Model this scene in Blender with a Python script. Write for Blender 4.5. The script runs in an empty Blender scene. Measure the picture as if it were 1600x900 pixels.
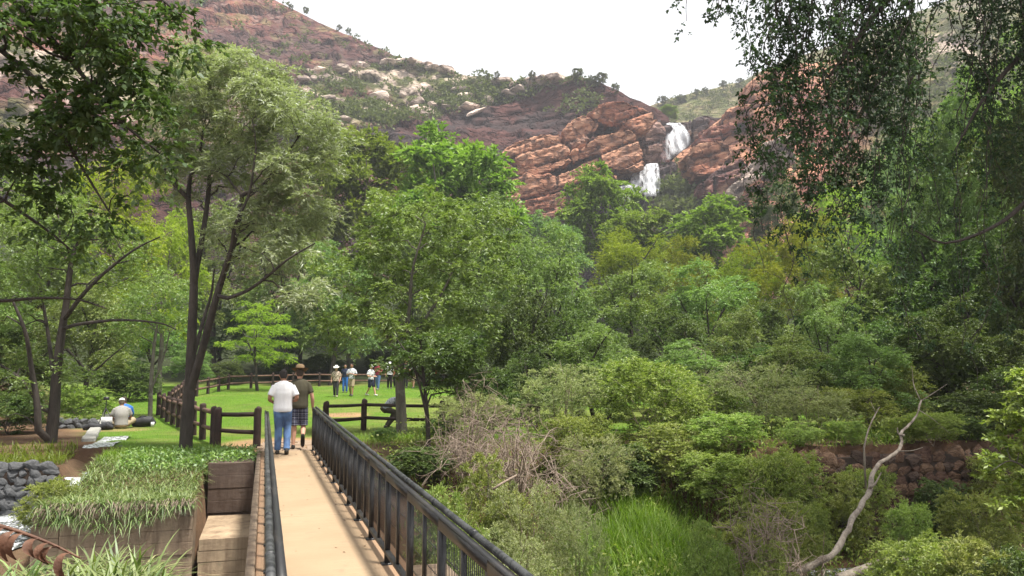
import bpy, bmesh, math, random
import numpy as np
from mathutils import Vector, Matrix

SC = bpy.context.scene
COL = SC.collection
rad = math.radians

# ------------------------------------------------------------------ camera, sky, sun, exposure
F = 1256.0                       # focal length in pixels of a 1600 wide frame
HORIZON = 588.0
PITCH = math.atan((HORIZON - 450.0) / F)
EYE = 1.62
cam = bpy.data.cameras.new('camera')
cam.sensor_width = 36.0
cam.lens = F / 1600.0 * 36.0
cam.clip_start = 0.05
cam.clip_end = 3000
cam_o = bpy.data.objects.new('camera', cam)
COL.objects.link(cam_o)
cam_o.location = (0, 0, EYE)
cam_o.rotation_euler = (math.pi / 2 + PITCH, 0, 0)
SC.camera = cam_o

SUN_DIR = Vector((0.27, -0.17, 0.92)).normalized()      # towards the sun
SUN_EL = math.asin(SUN_DIR.z)
SUN_AZ = math.atan2(SUN_DIR.x, SUN_DIR.y)
w = bpy.data.worlds.new('World'); SC.world = w; w.use_nodes = True
nt = w.node_tree; nt.nodes.clear()
sky = nt.nodes.new('ShaderNodeTexSky'); sky.sky_type = 'NISHITA'; sky.sun_disc = False
sky.sun_elevation = SUN_EL; sky.sun_rotation = SUN_AZ; sky.dust_density = 4.0
sc_ = nt.nodes.new('ShaderNodeMix'); sc_.data_type = 'RGBA'; sc_.blend_type = 'MIX'
sc_.inputs[0].default_value = 0.93                        # thin bright cloud veil over the whole sky
sc_.inputs[7].default_value = (6.6, 6.65, 6.8, 1)
bg = nt.nodes.new('ShaderNodeBackground'); bg.inputs[1].default_value = 0.1
out = nt.nodes.new('ShaderNodeOutputWorld')
nt.links.new(sky.outputs[0], sc_.inputs[6]); nt.links.new(sc_.outputs[2], bg.inputs[0]); nt.links.new(bg.outputs[0], out.inputs[0])

sl = bpy.data.lights.new('sun', 'SUN'); sl.energy = 5.0; sl.angle = rad(6.0); sl.color = (1.0, 0.95, 0.87)
so = bpy.data.objects.new('sun', sl); COL.objects.link(so)
so.rotation_euler = (-SUN_DIR).to_track_quat('-Z', 'Y').to_euler()
so.location = (20, -10, 60)

SC.render.engine = 'CYCLES'
SC.view_settings.view_transform = 'Standard'
SC.view_settings.look = 'None'
SC.view_settings.exposure = 1.0
SC.view_settings.gamma = 1.0
SC.view_settings.use_curve_mapping = False
cy = SC.cycles
cy.max_bounces = 6; cy.diffuse_bounces = 3; cy.glossy_bounces = 2; cy.transmission_bounces = 4
cy.volume_bounces = 0; cy.transparent_max_bounces = 6
cy.caustics_reflective = False; cy.caustics_refractive = False
cy.use_denoising = True
try: cy.denoiser = 'OPENIMAGEDENOISE'
except Exception: pass
cy.sample_clamp_indirect = 6.0
cy.use_adaptive_sampling = True; cy.adaptive_threshold = 0.02

# ------------------------------------------------------------------ geometry of the view: pixels to the place
sp, cp = math.sin(PITCH), math.cos(PITCH)
def ray(px, py):
    a = (px - 800.0) / F; b = (450.0 - py) / F
    return a, cp - b * sp, sp + b * cp
def P(px, py, d):
    x, y, z = ray(px, py); k = d / y
    return np.array((x * k, d, EYE + z * k))
def PV(px, py, d):
    px = np.asarray(px, float); py = np.asarray(py, float); d = np.asarray(d, float)
    a = (px - 800.0) / F; b = (450.0 - py) / F
    y = cp - b * sp; z = sp + b * cp; k = d / y
    return np.stack([a * k, d + 0 * k, EYE + z * k], -1)
def G(px, py, z=0.0):
    x, y, zz = ray(px, py); k = (z - EYE) / zz
    return np.array((x * k, y * k, z))
BA = math.atan2((413 - 800.0) / F, cp + (588 - 450) / F * sp)     # heading of the footbridge
bu = np.array((math.sin(BA), math.cos(BA))); bv = np.array((math.cos(BA), -math.sin(BA)))
def B(X, s, z=0.0):
    p = bu * s + bv * X
    return np.array((p[0], p[1], z))
def XS(x, y):
    return x * bv[0] + y * bv[1], x * bu[0] + y * bu[1]

# ------------------------------------------------------------------ noise
def _h(i, j, k, seed):
    n = (i * 374761393 + j * 668265263 + k * 2147483647 + seed * 144665) & 0xffffffff
    n = ((n ^ (n >> 13)) * 1274126177) & 0xffffffff
    n = ((n ^ (n >> 15)) * 2246822519) & 0xffffffff
    return ((n ^ (n >> 16)) & 0xffffff) / float(0xffffff)
def vnoise(p, seed=0):
    p = np.asarray(p, float); i = np.floor(p).astype(np.int64); f = p - i; f = f * f * (3 - 2 * f)
    r = 0
    for a in (0, 1):
        for b in (0, 1):
            for c in (0, 1):
                wgt = (f[..., 0] if a else 1 - f[..., 0]) * (f[..., 1] if b else 1 - f[..., 1]) * (f[..., 2] if c else 1 - f[..., 2])
                r = r + wgt * _h(i[..., 0] + a, i[..., 1] + b, i[..., 2] + c, seed)
    return r * 2 - 1
def fbm(p, o=4, seed=0, g=0.5):
    p = np.asarray(p, float); r = 0; a = 1; t = 0
    for k in range(o):
        r = r + a * vnoise(p * 2 ** k + k * 17.3, seed + k); t += a; a *= g
    return r / t
def sstep(a, b, x):
    t = np.clip((np.asarray(x, float) - a) / (b - a), 0, 1); return t * t * (3 - 2 * t)

# ------------------------------------------------------------------ mesh and object helpers
def mesh_np(name, V, Q=None, T=None, mat=None, attr=None, col=None, smooth=False):
    V = np.asarray(V, np.float32).reshape(-1, 3)
    me = bpy.data.meshes.new(name)
    nq = 0 if Q is None else len(Q); n3 = 0 if T is None else len(T)
    me.vertices.add(len(V)); me.vertices.foreach_set('co', V.ravel())
    loops = []
    if nq: loops.append(np.asarray(Q, np.int32).ravel())
    if n3: loops.append(np.asarray(T, np.int32).ravel())
    L = np.concatenate(loops); me.loops.add(len(L)); me.loops.foreach_set('vertex_index', L)
    st = np.concatenate([np.arange(nq) * 4, nq * 4 + np.arange(n3) * 3]).astype(np.int32)
    me.polygons.add(nq + n3); me.polygons.foreach_set('loop_start', st)
    if smooth: me.polygons.foreach_set('use_smooth', np.ones(nq + n3, bool))
    me.update(calc_edges=True)
    if attr is not None:
        a = me.attributes.new('tint', 'FLOAT', 'FACE'); a.data.foreach_set('value', np.asarray(attr, np.float32))
    if col is not None:
        a = me.attributes.new('col', 'FLOAT_COLOR', 'POINT')
        c = np.ones((len(V), 4), np.float32); c[:, :3] = col
        a.data.foreach_set('color', c.ravel())
    if mat is not None: me.materials.append(mat)
    return me
def obj(name, me, parent=None, loc=None, rot=None, scale=None):
    o = bpy.data.objects.new(name, me); COL.objects.link(o)
    if parent is not None: o.parent = parent
    if loc is not None: o.location = [float(q) for q in loc]
    if rot is not None: o.rotation_euler = rot
    if scale is not None: o.scale = scale
    return o
def tag(o, label=None, cat=None, group=None, kind=None):
    if label: o['label'] = label
    if cat: o['category'] = cat
    if group: o['group'] = group
    if kind: o['kind'] = kind
    return o
def thing(name, label, cat, loc=(0, 0, 0), rz=0.0, group=None, scale=None):
    o = obj(name, None, None, loc, (0, 0, rz), scale)
    o.empty_display_size = 0.2
    return tag(o, label, cat, group)

class MB:
    """collects boxes, tubes and lofts into one mesh"""
    def __init__(s): s.V = []; s.Q = []; s.T = []; s.n = 0
    def add(s, V, Q=None, T=None):
        V = np.asarray(V, float).reshape(-1, 3)
        s.V.append(V)
        if Q is not None and len(Q): s.Q.append(np.asarray(Q) + s.n)
        if T is not None and len(T): s.T.append(np.asarray(T) + s.n)
        s.n += len(V); return s
    def box(s, c, half, ax=None):
        c = np.asarray(c, float); half = np.asarray(half, float)
        k = np.array([[x, y, z] for x in (-1, 1) for y in (-1, 1) for z in (-1, 1)], float) * half
        if ax is not None: k = k @ np.asarray(ax, float)
        return s.add(k + c, [[0, 1, 3, 2], [4, 6, 7, 5], [0, 4, 5, 1], [2, 3, 7, 6], [0, 2, 6, 4], [1, 5, 7, 3]])
    def tube(s, pts, r, n=6, caps=True, flat=None, side=None):
        V, Q, T = tube_np(pts, r, n, caps, flat, side); return s.add(V, Q, T)
    def mesh(s, name, mat, smooth=False):
        return mesh_np(name, np.concatenate(s.V), np.concatenate(s.Q) if s.Q else None, np.concatenate(s.T) if s.T else None, mat, smooth=smooth)
    def build(s, name, mat, parent=None, smooth=False, **k):
        return obj(name, s.mesh(name, mat, smooth), parent, **k)

def tube_np(pts, r, n=6, caps=True, flat=None, side=None):
    """a tube through pts; r scalar or per point; flat = second radius per point (elliptic); side = fixed side axis"""
    pts = np.asarray(pts, float); m = len(pts)
    r = np.broadcast_to(np.asarray(r, float), (m,)); r2 = r if flat is None else np.broadcast_to(np.asarray(flat, float), (m,))
    t = np.gradient(pts, axis=0); t /= np.linalg.norm(t, axis=1, keepdims=True) + 1e-9
    if side is not None:
        a = np.broadcast_to(np.asarray(side, float), (m, 3)) - t * (t @ np.asarray(side, float))[:, None]
    else:
        ref = np.array((0, 0, 1.0)) if abs(t[0][2]) < 0.9 else np.array((1.0, 0, 0))
        a = np.zeros((m, 3)); u = np.cross(t[0], ref)
        for i in range(m):
            u = u - t[i] * (u @ t[i]); u /= np.linalg.norm(u) + 1e-9; a[i] = u
    a = a / (np.linalg.norm(a, axis=1, keepdims=True) + 1e-9)
    b = np.cross(t, a)
    th = np.arange(n) * 2 * math.pi / n
    V = pts[:, None] + a[:, None] * (np.cos(th)[None, :, None] * r[:, None, None]) + b[:, None] * (np.sin(th)[None, :, None] * r2[:, None, None])
    V = V.reshape(-1, 3)
    i = np.arange(m - 1)[:, None] * n; j = np.arange(n)[None]; j2 = (j + 1) % n
    Q = np.stack([i + j, i + j2, i + n + j2, i + n + j], -1).reshape(-1, 4)
    T = None
    if caps:
        V = np.concatenate([V, pts[:1], pts[-1:]]); k = m * n
        jj = np.arange(n); T = np.concatenate([np.stack([np.full(n, k), (jj + 1) % n, jj], -1), np.stack([np.full(n, k + 1), (m - 1) * n + jj, (m - 1) * n + (jj + 1) % n], -1)])
    return V, Q, T

def spline(pts, n):
    """Catmull-Rom through the points, n samples"""
    p = np.asarray(pts, float)
    if len(p) < 3: return p[0] + (p[-1] - p[0]) * np.linspace(0, 1, n)[:, None]
    q = np.concatenate([[2 * p[0] - p[1]], p, [2 * p[-1] - p[-2]]])
    t = np.linspace(0, len(p) - 1 - 1e-6, n); i = t.astype(int); f = (t - i)[:, None]
    a, b, c, d = q[i], q[i + 1], q[i + 2], q[i + 3]
    return 0.5 * (2 * b + (c - a) * f + (2 * a - 5 * b + 4 * c - d) * f ** 2 + (3 * b - a - 3 * c + d) * f ** 3)

# ------------------------------------------------------------------ materials
class NT:
    def __init__(s, name):
        s.m = bpy.data.materials.new(name); s.m.use_nodes = True; s.t = s.m.node_tree; s.t.nodes.clear()
        s.o = s.t.nodes.new('ShaderNodeOutputMaterial')
    def n(s, typ, **k):
        o = s.t.nodes.new(typ)
        for a, v in k.items():
            if a.startswith('i_'):
                key = a[2:]; key = int(key) if key.isdigit() else key.replace('_', ' ')
                o.inputs[key].default_value = v
            else: setattr(o, a, v)
        return o
    def l(s, a, b): s.t.links.new(a, b)
    def mix(s, fac, a, b, blend='MIX'):
        m = s.n('ShaderNodeMix', data_type='RGBA', blend_type=blend)
        for k, v in ((0, fac), (6, a), (7, b)):
            if isinstance(v, (tuple, list)): m.inputs[k].default_value = tuple(v) + ((1,) if len(v) == 3 else ())
            elif isinstance(v, (int, float)): m.inputs[k].default_value = v
            else: s.l(v, m.inputs[k])
        return m.outputs[2]
    def math(s, op, a, b=0.5, c=None):
        m = s.n('ShaderNodeMath', operation=op)
        for k, v in ((0, a), (1, b)) + (((2, c),) if c is not None else ()):
            if isinstance(v, (int, float)): m.inputs[k].default_value = v
            else: s.l(v, m.inputs[k])
        return m.outputs[0]
    def noise(s, scale, detail=4, rough=0.55, vec=None, w=None):
        o = s.n('ShaderNodeTexNoise', i_Scale=scale, i_Detail=detail, i_Roughness=rough)
        if vec is not None: s.l(vec, o.inputs['Vector'])
        return o.outputs[0]
    def ramp(s, fac, stops):
        r = s.n('ShaderNodeValToRGB'); e = r.color_ramp.elements
        while len(e) > len(stops): e.remove(e[-1])
        while len(e) < len(stops): e.new(0.5)
        for x, (p, c) in zip(e, stops):
            x.position = p; x.color = (c, c, c, 1) if isinstance(c, (int, float)) else tuple(c) + (1,)
        s.l(fac, r.inputs[0]); return r.outputs[0]
    def vec(s, kind='Object', scale=None):
        c = s.n('ShaderNodeTexCoord').outputs[kind]
        if scale is not None:
            mp = s.n('ShaderNodeMapping'); mp.inputs['Scale'].default_value = scale; s.l(c, mp.inputs[0]); return mp.outputs[0]
        return c
    def pos(s, scale=None):
        c = s.n('ShaderNodeNewGeometry').outputs['Position']
        if scale is not None:
            mp = s.n('ShaderNodeMapping'); mp.inputs['Scale'].default_value = scale; s.l(c, mp.inputs[0]); return mp.outputs[0]
        return c
    def bsdf(s, col, rough=0.8, bump=None, dist=0.02, strength=0.6, metal=0.0, spec=0.3):
        p = s.n('ShaderNodeBsdfPrincipled')
        p.inputs['Metallic'].default_value = metal; p.inputs['Specular IOR Level'].default_value = spec
        if isinstance(col, (tuple, list)): p.inputs['Base Color'].default_value = tuple(col) + (1,)
        else: s.l(col, p.inputs['Base Color'])
        if isinstance(rough, (int, float)): p.inputs['Roughness'].default_value = rough
        else: s.l(rough, p.inputs['Roughness'])
        if bump is not None:
            b = s.n('ShaderNodeBump', i_Strength=strength, i_Distance=dist); s.l(bump, b.inputs['Height']); s.l(b.outputs[0], p.inputs['Normal'])
        s.l(p.outputs[0], s.o.inputs[0]); return p

def leaf_mat(name, dark, light, trans=0.35, gloss=0.06, warm=(0.16, 0.17, 0.03), hue=0.12):
    t = NT(name)
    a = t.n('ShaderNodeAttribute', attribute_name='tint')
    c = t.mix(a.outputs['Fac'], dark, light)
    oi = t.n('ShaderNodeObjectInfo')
    h = t.n('ShaderNodeHueSaturation'); t.l(c, h.inputs['Color'])
    t.l(t.math('MULTIPLY_ADD', oi.outputs['Random'], 0.05, 0.475), h.inputs['Hue'])
    t.l(t.math('MULTIPLY_ADD', oi.outputs['Random'], 0.35, 0.82), h.inputs['Value'])
    # a few leaves are yellowed
    f = t.math('GREATER_THAN', a.outputs['Fac'], 0.965)
    c = t.mix(t.math('MULTIPLY', f, 0.6), h.outputs[0], warm)
    d = t.n('ShaderNodeBsdfDiffuse'); t.l(c, d.inputs[0])
    tr = t.n('ShaderNodeBsdfTranslucent'); t.l(t.mix(1.0, c, (1.05, 1.25, 0.55), 'MULTIPLY'), tr.inputs[0])
    m = t.n('ShaderNodeMixShader', i_0=trans); t.l(d.outputs[0], m.inputs[1]); t.l(tr.outputs[0], m.inputs[2])
    g = t.n('ShaderNodeBsdfGlossy', i_Roughness=0.5); g.inputs[0].default_value = (0.85, 0.92, 0.9, 1)
    m2 = t.n('ShaderNodeMixShader', i_0=gloss); t.l(m.outputs[0], m2.inputs[1]); t.l(g.outputs[0], m2.inputs[2])
    t.l(m2.outputs[0], t.o.inputs[0]); return t.m

def bark_mat(name, a, b, scale=6.0, lichen=None):
    t = NT(name); v = t.vec('Object', (1, 1, 0.25))
    n1 = t.noise(scale, 6, 0.65, v); n2 = t.noise(scale * 4, 5, 0.7, v)
    c = t.mix(t.ramp(n1, [(0.3, 0.0), (0.7, 1.0)]), a, b)
    if lichen:
        c = t.mix(t.ramp(t.noise(3.0, 3, 0.6, t.vec('Object')), [(0.55, 0.0), (0.68, 0.8)]), c, lichen)
    t.bsdf(c, 0.9, t.math('ADD', n1, n2), 0.03, 0.8); return t.m

M = {}
M['leaf_willow'] = leaf_mat('leaf_willow', (0.22, 0.27, 0.15), (0.47, 0.53, 0.34), 0.42, 0.06)
M['leaf_bright'] = leaf_mat('leaf_bright', (0.103, 0.172, 0.029), (0.299, 0.398, 0.067), 0.38, 0.023)
M['leaf_mid'] = leaf_mat('leaf_mid', (0.108, 0.173, 0.048), (0.297, 0.378, 0.117), 0.38, 0.045)
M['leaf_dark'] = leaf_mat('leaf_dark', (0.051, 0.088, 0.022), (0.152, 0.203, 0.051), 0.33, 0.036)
M['leaf_lime'] = leaf_mat('leaf_lime', (0.174, 0.250, 0.031), (0.408, 0.474, 0.062), 0.45, 0.018)
M['leaf_yellow'] = leaf_mat('leaf_yellow', (0.15, 0.20, 0.018), (0.33, 0.37, 0.04), 0.42, 0.015)
M['leaf_grey'] = leaf_mat('leaf_grey', (0.156, 0.187, 0.069), (0.389, 0.404, 0.174), 0.35, 0.036)
M['leaf_shrub'] = leaf_mat('leaf_shrub', (0.135, 0.193, 0.041), (0.378, 0.430, 0.108), 0.38, 0.032)
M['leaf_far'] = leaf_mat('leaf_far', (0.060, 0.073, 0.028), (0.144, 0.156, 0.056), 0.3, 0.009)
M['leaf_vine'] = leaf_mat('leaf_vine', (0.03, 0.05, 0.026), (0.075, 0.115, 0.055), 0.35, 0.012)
M['leaf_strap'] = leaf_mat('leaf_strap', (0.085, 0.13, 0.035), (0.25, 0.31, 0.11), 0.3, 0.04, warm=(0.36, 0.33, 0.17))
M['leaf_over'] = leaf_mat('leaf_over', (0.05, 0.085, 0.03), (0.125, 0.185, 0.06), 0.38, 0.03)
M['grass_tall'] = leaf_mat('grass_tall', (0.10, 0.155, 0.015), (0.22, 0.31, 0.04), 0.42, 0.02, warm=(.4, .36, .18))
M['grass_lawn'] = leaf_mat('grass_lawn', (0.102, 0.198, 0.016), (0.204, 0.312, 0.032), 0.4, 0.013)
M['bark_dark'] = bark_mat('bark_dark', (0.028, 0.024, 0.02), (0.085, 0.07, 0.058))
M['bark_grey'] = bark_mat('bark_grey', (0.07, 0.06, 0.05), (0.17, 0.15, 0.125), lichen=(0.2, 0.21, 0.16))
M['bark_pale'] = bark_mat('bark_pale', (0.12, 0.095, 0.075), (0.44, 0.38, 0.31), 7.0)
M['twig_dry'] = bark_mat('twig_dry', (0.17, 0.12, 0.09), (0.36, 0.29, 0.23), 8.0)

def simple_mat(name, c1, c2=None, scale=8.0, rough=0.8, bump=0.3, dist=0.01, spec=0.3, metal=0.0):
    t = NT(name); n1 = t.noise(scale, 5, 0.6, t.vec('Object'))
    c = t.mix(t.ramp(n1, [(0.3, 0.0), (0.7, 1.0)]), c1, c2 or tuple(x * 0.7 for x in c1))
    t.bsdf(c, rough, t.noise(scale * 5, 4, 0.6, t.vec('Object')), dist, bump, metal, spec); return t.m

# rocks and hillsides: colour comes with the mesh (rock type, plus painted shade low on the left hill), the shader adds grain, joints and relief
def rock_mat(name, scale=0.25, bump=1.0, dist=1.2):
    t = NT(name); a = t.n('ShaderNodeAttribute', attribute_name='col').outputs[0]
    v = t.pos(); n1 = t.noise(scale, 8, 0.68, v); n2 = t.noise(scale * 5, 6, 0.7, v)
    vs = t.pos((0.5, 0.5, 2.2)); n3 = t.noise(scale * 2.2, 6, 0.65, vs)
    c = t.mix(t.ramp(n1, [(0.32, 0.0), (0.68, 1.0)]), t.mix(1.0, a, (0.55, 0.5, 0.52), 'MULTIPLY'), t.mix(1.0, a, (1.25, 1.22, 1.2), 'MULTIPLY'))
    c = t.mix(t.ramp(n2, [(0.55, 0.0), (0.75, 0.55)]), c, t.mix(1.0, c, (0.5, 0.48, 0.5), 'MULTIPLY'))
    vo = t.n('ShaderNodeTexVoronoi', feature='DISTANCE_TO_EDGE', i_Scale=scale * 1.1)
    wob = t.n('ShaderNodeVectorMath', operation='ADD'); nz_ = t.n('ShaderNodeTexNoise', i_Scale=scale * 1.5, i_Detail=4.0); t.l(v, nz_.inputs['Vector'])
    sc3 = t.n('ShaderNodeVectorMath', operation='SCALE'); sc3.inputs['Scale'].default_value = 1.4 / scale * .6; t.l(nz_.outputs['Color'], sc3.inputs[0])
    mp = t.n('ShaderNodeMapping'); mp.inputs['Rotation'].default_value = (0, 0.3, 0); mp.inputs['Scale'].default_value = (.55, .55, 1.7); t.l(v, wob.inputs[0]); t.l(sc3.outputs[0], wob.inputs[1]); t.l(wob.outputs[0], mp.inputs[0]); t.l(mp.outputs[0], vo.inputs['Vector'])
    ck = t.ramp(vo.outputs['Distance'], [(0.0, 0.0), (0.06, 1.0)])
    c = t.mix(ck, t.mix(1.0, c, (0.55, 0.5, 0.52), 'MULTIPLY'), c)
    h = t.math('ADD', t.math('ADD', n3, t.math('MULTIPLY', n2, 0.45)), t.math('MULTIPLY', ck, 0.5))
    t.bsdf(c, 0.95, h, dist, bump, 0, 0.1); return t.m
M['hill'] = rock_mat('hill_rock', 0.16, 1.0, 1.6)
M['cliff'] = rock_mat('cliff_rock', 0.3, 0.9, 1.0)
M['stone'] = rock_mat('wall_stone', 6.0, 0.7, 0.03)
M['gabion'] = simple_mat('gabion_stone', (0.12, 0.122, 0.125), (0.06, 0.062, 0.066), 9.0, 0.75, 0.7, 0.03)
M['mortar'] = simple_mat('wall_core', (0.045, 0.03, 0.022), (0.02, 0.014, 0.01), 5.0, 0.95)

# ------------------------------------------------------------------ ground
def TH(x, y):
    x = np.asarray(x, float); y = np.asarray(y, float)
    X, s = XS(x, y)
    q = np.stack([x, y, 0 * x], -1)
    n = fbm(q * 0.35, 3, 5) * 0.10 + fbm(q * 1.7, 2, 9) * 0.03
    far = 0.95 * sstep(27, 56, y)
    far = far + np.maximum(0, y - 58) * 0.17 + 0.35 * np.maximum(0, -x - 32 - 0.15 * y) * sstep(10, 40, y) + 0.28 * np.maximum(0, x - 22 - 0.25 * y) * sstep(14, 45, y)
    far = far + fbm(q * 0.06, 3, 3) * 1.2 * sstep(60, 90, y)
    # left of the bridge
    bank = -0.40 + 0.35 * sstep(14.2, 18.0, s)                                 # planted terrace behind the block wall
    zl = np.where(s < np.where(X > -1.02, 17.3, 14.5), -2.0, bank)
    zs = -2.0 + 1.05 * sstep(13.0, 15.5, s) + 0.72 * sstep(17.9, 18.15, s) + 0.10 * sstep(20.5, 21.2, s)   # stream side
    zs2 = -2.0 + 1.05 * sstep(13.0, 15.5, s) + 0.45 * sstep(18.4, 19.0, s) + 0.45 * sstep(20.7, 21.2, s)  # cascade gap
    zs = np.where(X > -3.85, zs2, zs)
    zl = np.where(X < -3.1, zs, zl)
    zl = np.where(s > 21.5, -0.05, zl)
    nearl = -0.28 - 0.15 * sstep(2, 7, s)
    zl = np.where(s < 10.4, nearl + (-2.0 - nearl) * sstep(8.6, 10.4, s), zl)
    # right of the bridge
    zr = -2.05 + 2.05 * sstep(14.5, 20.0, s)
    zw = -2.2 + 0.35 * sstep(11.0, 14.4, s) + 1.95 * (s > 14.95)
    zr = zr + (zw - zr) * sstep(8.5, 10.5, X)
    nearr = -0.30 - 0.1 * sstep(1, 5, s)
    zr = np.where(s < 8.5, nearr + (-2.05 - nearr) * sstep(4.8, 8.5, s), zr)
    z = np.where(X < 0.55, zl, zr)
    z = np.where(s > 20.5, np.maximum(z, -0.05) , z)
    b = sstep(19.5, 22, s)
    return z * (1 - b) + b * far + n * (0.35 + 0.65 * sstep(60, 80, y) + 0.4 * (s < 18))

def grid_axis(segs):
    a = []
    for lo, hi, st in segs: a.append(np.arange(lo, hi, st))
    return np.concatenate(a + [np.array([segs[-1][1]])])
gx = grid_axis([(-700, -120, 40), (-120, -40, 5), (-40, -18, 1.0), (-18, 16, 0.27), (16, 40, 1.0), (40, 120, 5), (120, 700, 40)])
gy = grid_axis([(-120, -10, 10), (-10, 4, 1.0), (4, 36, 0.27), (36, 64, 0.7), (64, 150, 3), (150, 420, 18)])
GX, GY = np.meshgrid(gx, gy)
GZ = TH(GX, GY)
GZ = np.where(GY > 170, np.minimum(GZ, 20 + 0 * GZ), GZ)
Xb, Sb = XS(GX, GY)
q3 = np.stack([GX, GY, GZ], -1)
nz = fbm(q3 * 0.9, 4, 21); nz2 = fbm(q3 * 0.25, 3, 31)
soil = np.array((0.105, 0.06, 0.038)); litter = np.array((0.15, 0.10, 0.065)); green = np.array((0.10, 0.185, 0.022)); dry = np.array((0.19, 0.20, 0.06))
dark = np.array((0.05, 0.045, 0.025)); sand = np.array((0.36, 0.23, 0.13)); wood = np.array((0.035, 0.045, 0.02))
def lerp(a, b, f): return a + (b - a) * np.asarray(f)[..., None]
C = lerp(soil + 0 * q3, litter, sstep(-0.3, 0.4, nz))
C = lerp(C, wood, sstep(0, 1, (GY - 57) / 3 + 0 * nz))
lawn_edge = np.minimum(Xb + 3.3 + 0.27 * (Sb - 20), 40) + 0.5 * nz
lm = sstep(-0.2, 0.4, lawn_edge) * sstep(16.6, 18.0, Sb + nz * 0.8) * (1 - sstep(58, 60, GY)) * (GX < 22)
rb = sstep(20.3, 22.0, Sb + nz * 0.7); lm = np.where(Xb > 1.4, lm * rb, lm)
C = lerp(C, lerp(lerp(green + 0 * q3, dry, 0.6 * sstep(-0.1, 0.4, nz2)), dry * .85, 0.55 * sstep(0.05, 0.5, nz)), lm)
# worn sandy path from the bridge and a bare patch
pd = np.hypot((Xb - 0.55) / 1.6, (Sb - 20.2) / 2.6)
pm = (1 - sstep(0.75, 1.15, pd + 0.25 * nz))
pa = G(537, 652, 0.0); pm = np.maximum(pm, 1 - sstep(0.5, 1.0, np.hypot((GX - pa[0]) / 1.3, (GY - pa[1]) / 1.5) + 0.3 * nz))
bare = G(195, 668, 0); pm = np.maximum(pm, 0.6 * (1 - sstep(0.4, 1.0, np.hypot((GX - bare[0]) / 1.6, (GY - bare[1] + 1) / 1.6) + 0.4 * nz)))
C = lerp(C, sand * (1 + 0.15 * nz[..., None]), pm)
nr, nc = GX.shape
idx = np.arange(nr * nc).reshape(nr, nc)
Qg = np.stack([idx[:-1, :-1], idx[:-1, 1:], idx[1:, 1:], idx[1:, :-1]], -1).reshape(-1, 4)
t = NT('ground'); a_ = t.n('ShaderNodeAttribute', attribute_name='col').outputs[0]
n1 = t.noise(1.2, 6, 0.65, t.pos()); n2 = t.noise(14, 5, 0.7, t.pos()); n3 = t.noise(60, 3, 0.6, t.pos())
c_ = t.mix(t.ramp(n1, [(0.3, 0.0), (0.7, 1.0)]), t.mix(1.0, a_, (0.75, 0.78, 0.75), 'MULTIPLY'), t.mix(1.0, a_, (1.2, 1.15, 1.1), 'MULTIPLY'))
c_ = t.mix(t.ramp(n2, [(0.4, 0.0), (0.7, 0.6)]), c_, t.mix(1.0, c_, (0.55, 0.6, 0.55), 'MULTIPLY'))
t.bsdf(c_, 0.95, t.math('ADD', n2, n3), 0.05, 0.7, 0, 0.1); M['ground'] = t.m
tag(obj('ground', mesh_np('ground', q3, Qg, None, M['ground'], col=C.reshape(-1, 3), smooth=True)), kind='structure')

# ------------------------------------------------------------------ materials of built things
def concrete_deck():
    t = NT('deck_concrete'); v = t.vec('Object')
    n1 = t.noise(0.8, 6, 0.6, v); n2 = t.noise(18, 5, 0.65, v); n3 = t.noise(90, 3, 0.6, v)
    c = t.mix(t.ramp(n1, [(0.3, 0.0), (0.72, 1.0)]), (0.26, 0.183, 0.11), (0.345, 0.25, 0.157))
    c = t.mix(t.ramp(n2, [(0.5, 0.0), (0.8, 0.3)]), c, (0.30, 0.19, 0.11))
    # red dust gathered along both edges
    X = t.n('ShaderNodeSeparateXYZ'); t.l(v, X.inputs[0])
    e = t.math('ABSOLUTE', t.math('SUBTRACT', X.outputs[0], 0.56))
    em = t.ramp(t.math('ADD', e, t.math('MULTIPLY', t.math('SUBTRACT', n1, 0.5), 0.25)), [(0.40, 0.0), (0.60, 0.8)])
    c = t.mix(em, c, (0.22, 0.12, 0.07))
    sp_ = t.noise(5, 2, 0.5, v); c = t.mix(t.ramp(sp_, [(0.62, 0.0), (0.72, 0.45)]), c, (0.22, 0.15, 0.10))
    # faint cross streaks from the float finish
    st = t.noise(7, 3, 0.6, t.vec('Object', (0.25, 5, 1))); c = t.mix(t.ramp(st, [(0.45, 0.0), (0.75, 0.35)]), c, (0.39, 0.295, 0.195))
    t.bsdf(c, 0.85, t.math('ADD', n3, n2), 0.006, 0.5); return t.m
M['deck'] = concrete_deck()
def block_mat(name, a, b, moss, stain):
    t = NT(name); v = t.pos()
    n1 = t.noise(1.6, 6, 0.65, v); n2 = t.noise(14, 5, 0.7, v)
    c = t.mix(t.ramp(n1, [(0.3, 0.0), (0.7, 1.0)]), a, b)
    c = t.mix(t.ramp(t.noise(4.0, 6, 0.7, t.pos((1, 1, 0.13))), [(0.42, 0.0), (0.66, 0.9)]), c, stain)
    c = t.mix(t.ramp(t.noise(5, 6, 0.7, v), [(0.6, 0.0), (0.75, 0.6)]), c, moss)
    t.bsdf(c, 0.9, t.math('ADD', n1, n2), 0.02, 0.6); return t.m
M['block'] = block_mat('concrete_block', (0.34, 0.26, 0.18), (0.22, 0.16, 0.11), (0.10, 0.10, 0.06), (0.105, 0.07, 0.05))
M['blockpale'] = block_mat('pale_block', (0.42, 0.32, 0.21), (0.27, 0.20, 0.13), (0.16, 0.14, 0.09), (0.17, 0.115, 0.075))
M['blockdark'] = block_mat('stained_block', (0.15, 0.11, 0.085), (0.085, 0.062, 0.05), (0.07, 0.065, 0.04), (0.06, 0.038, 0.028))
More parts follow.
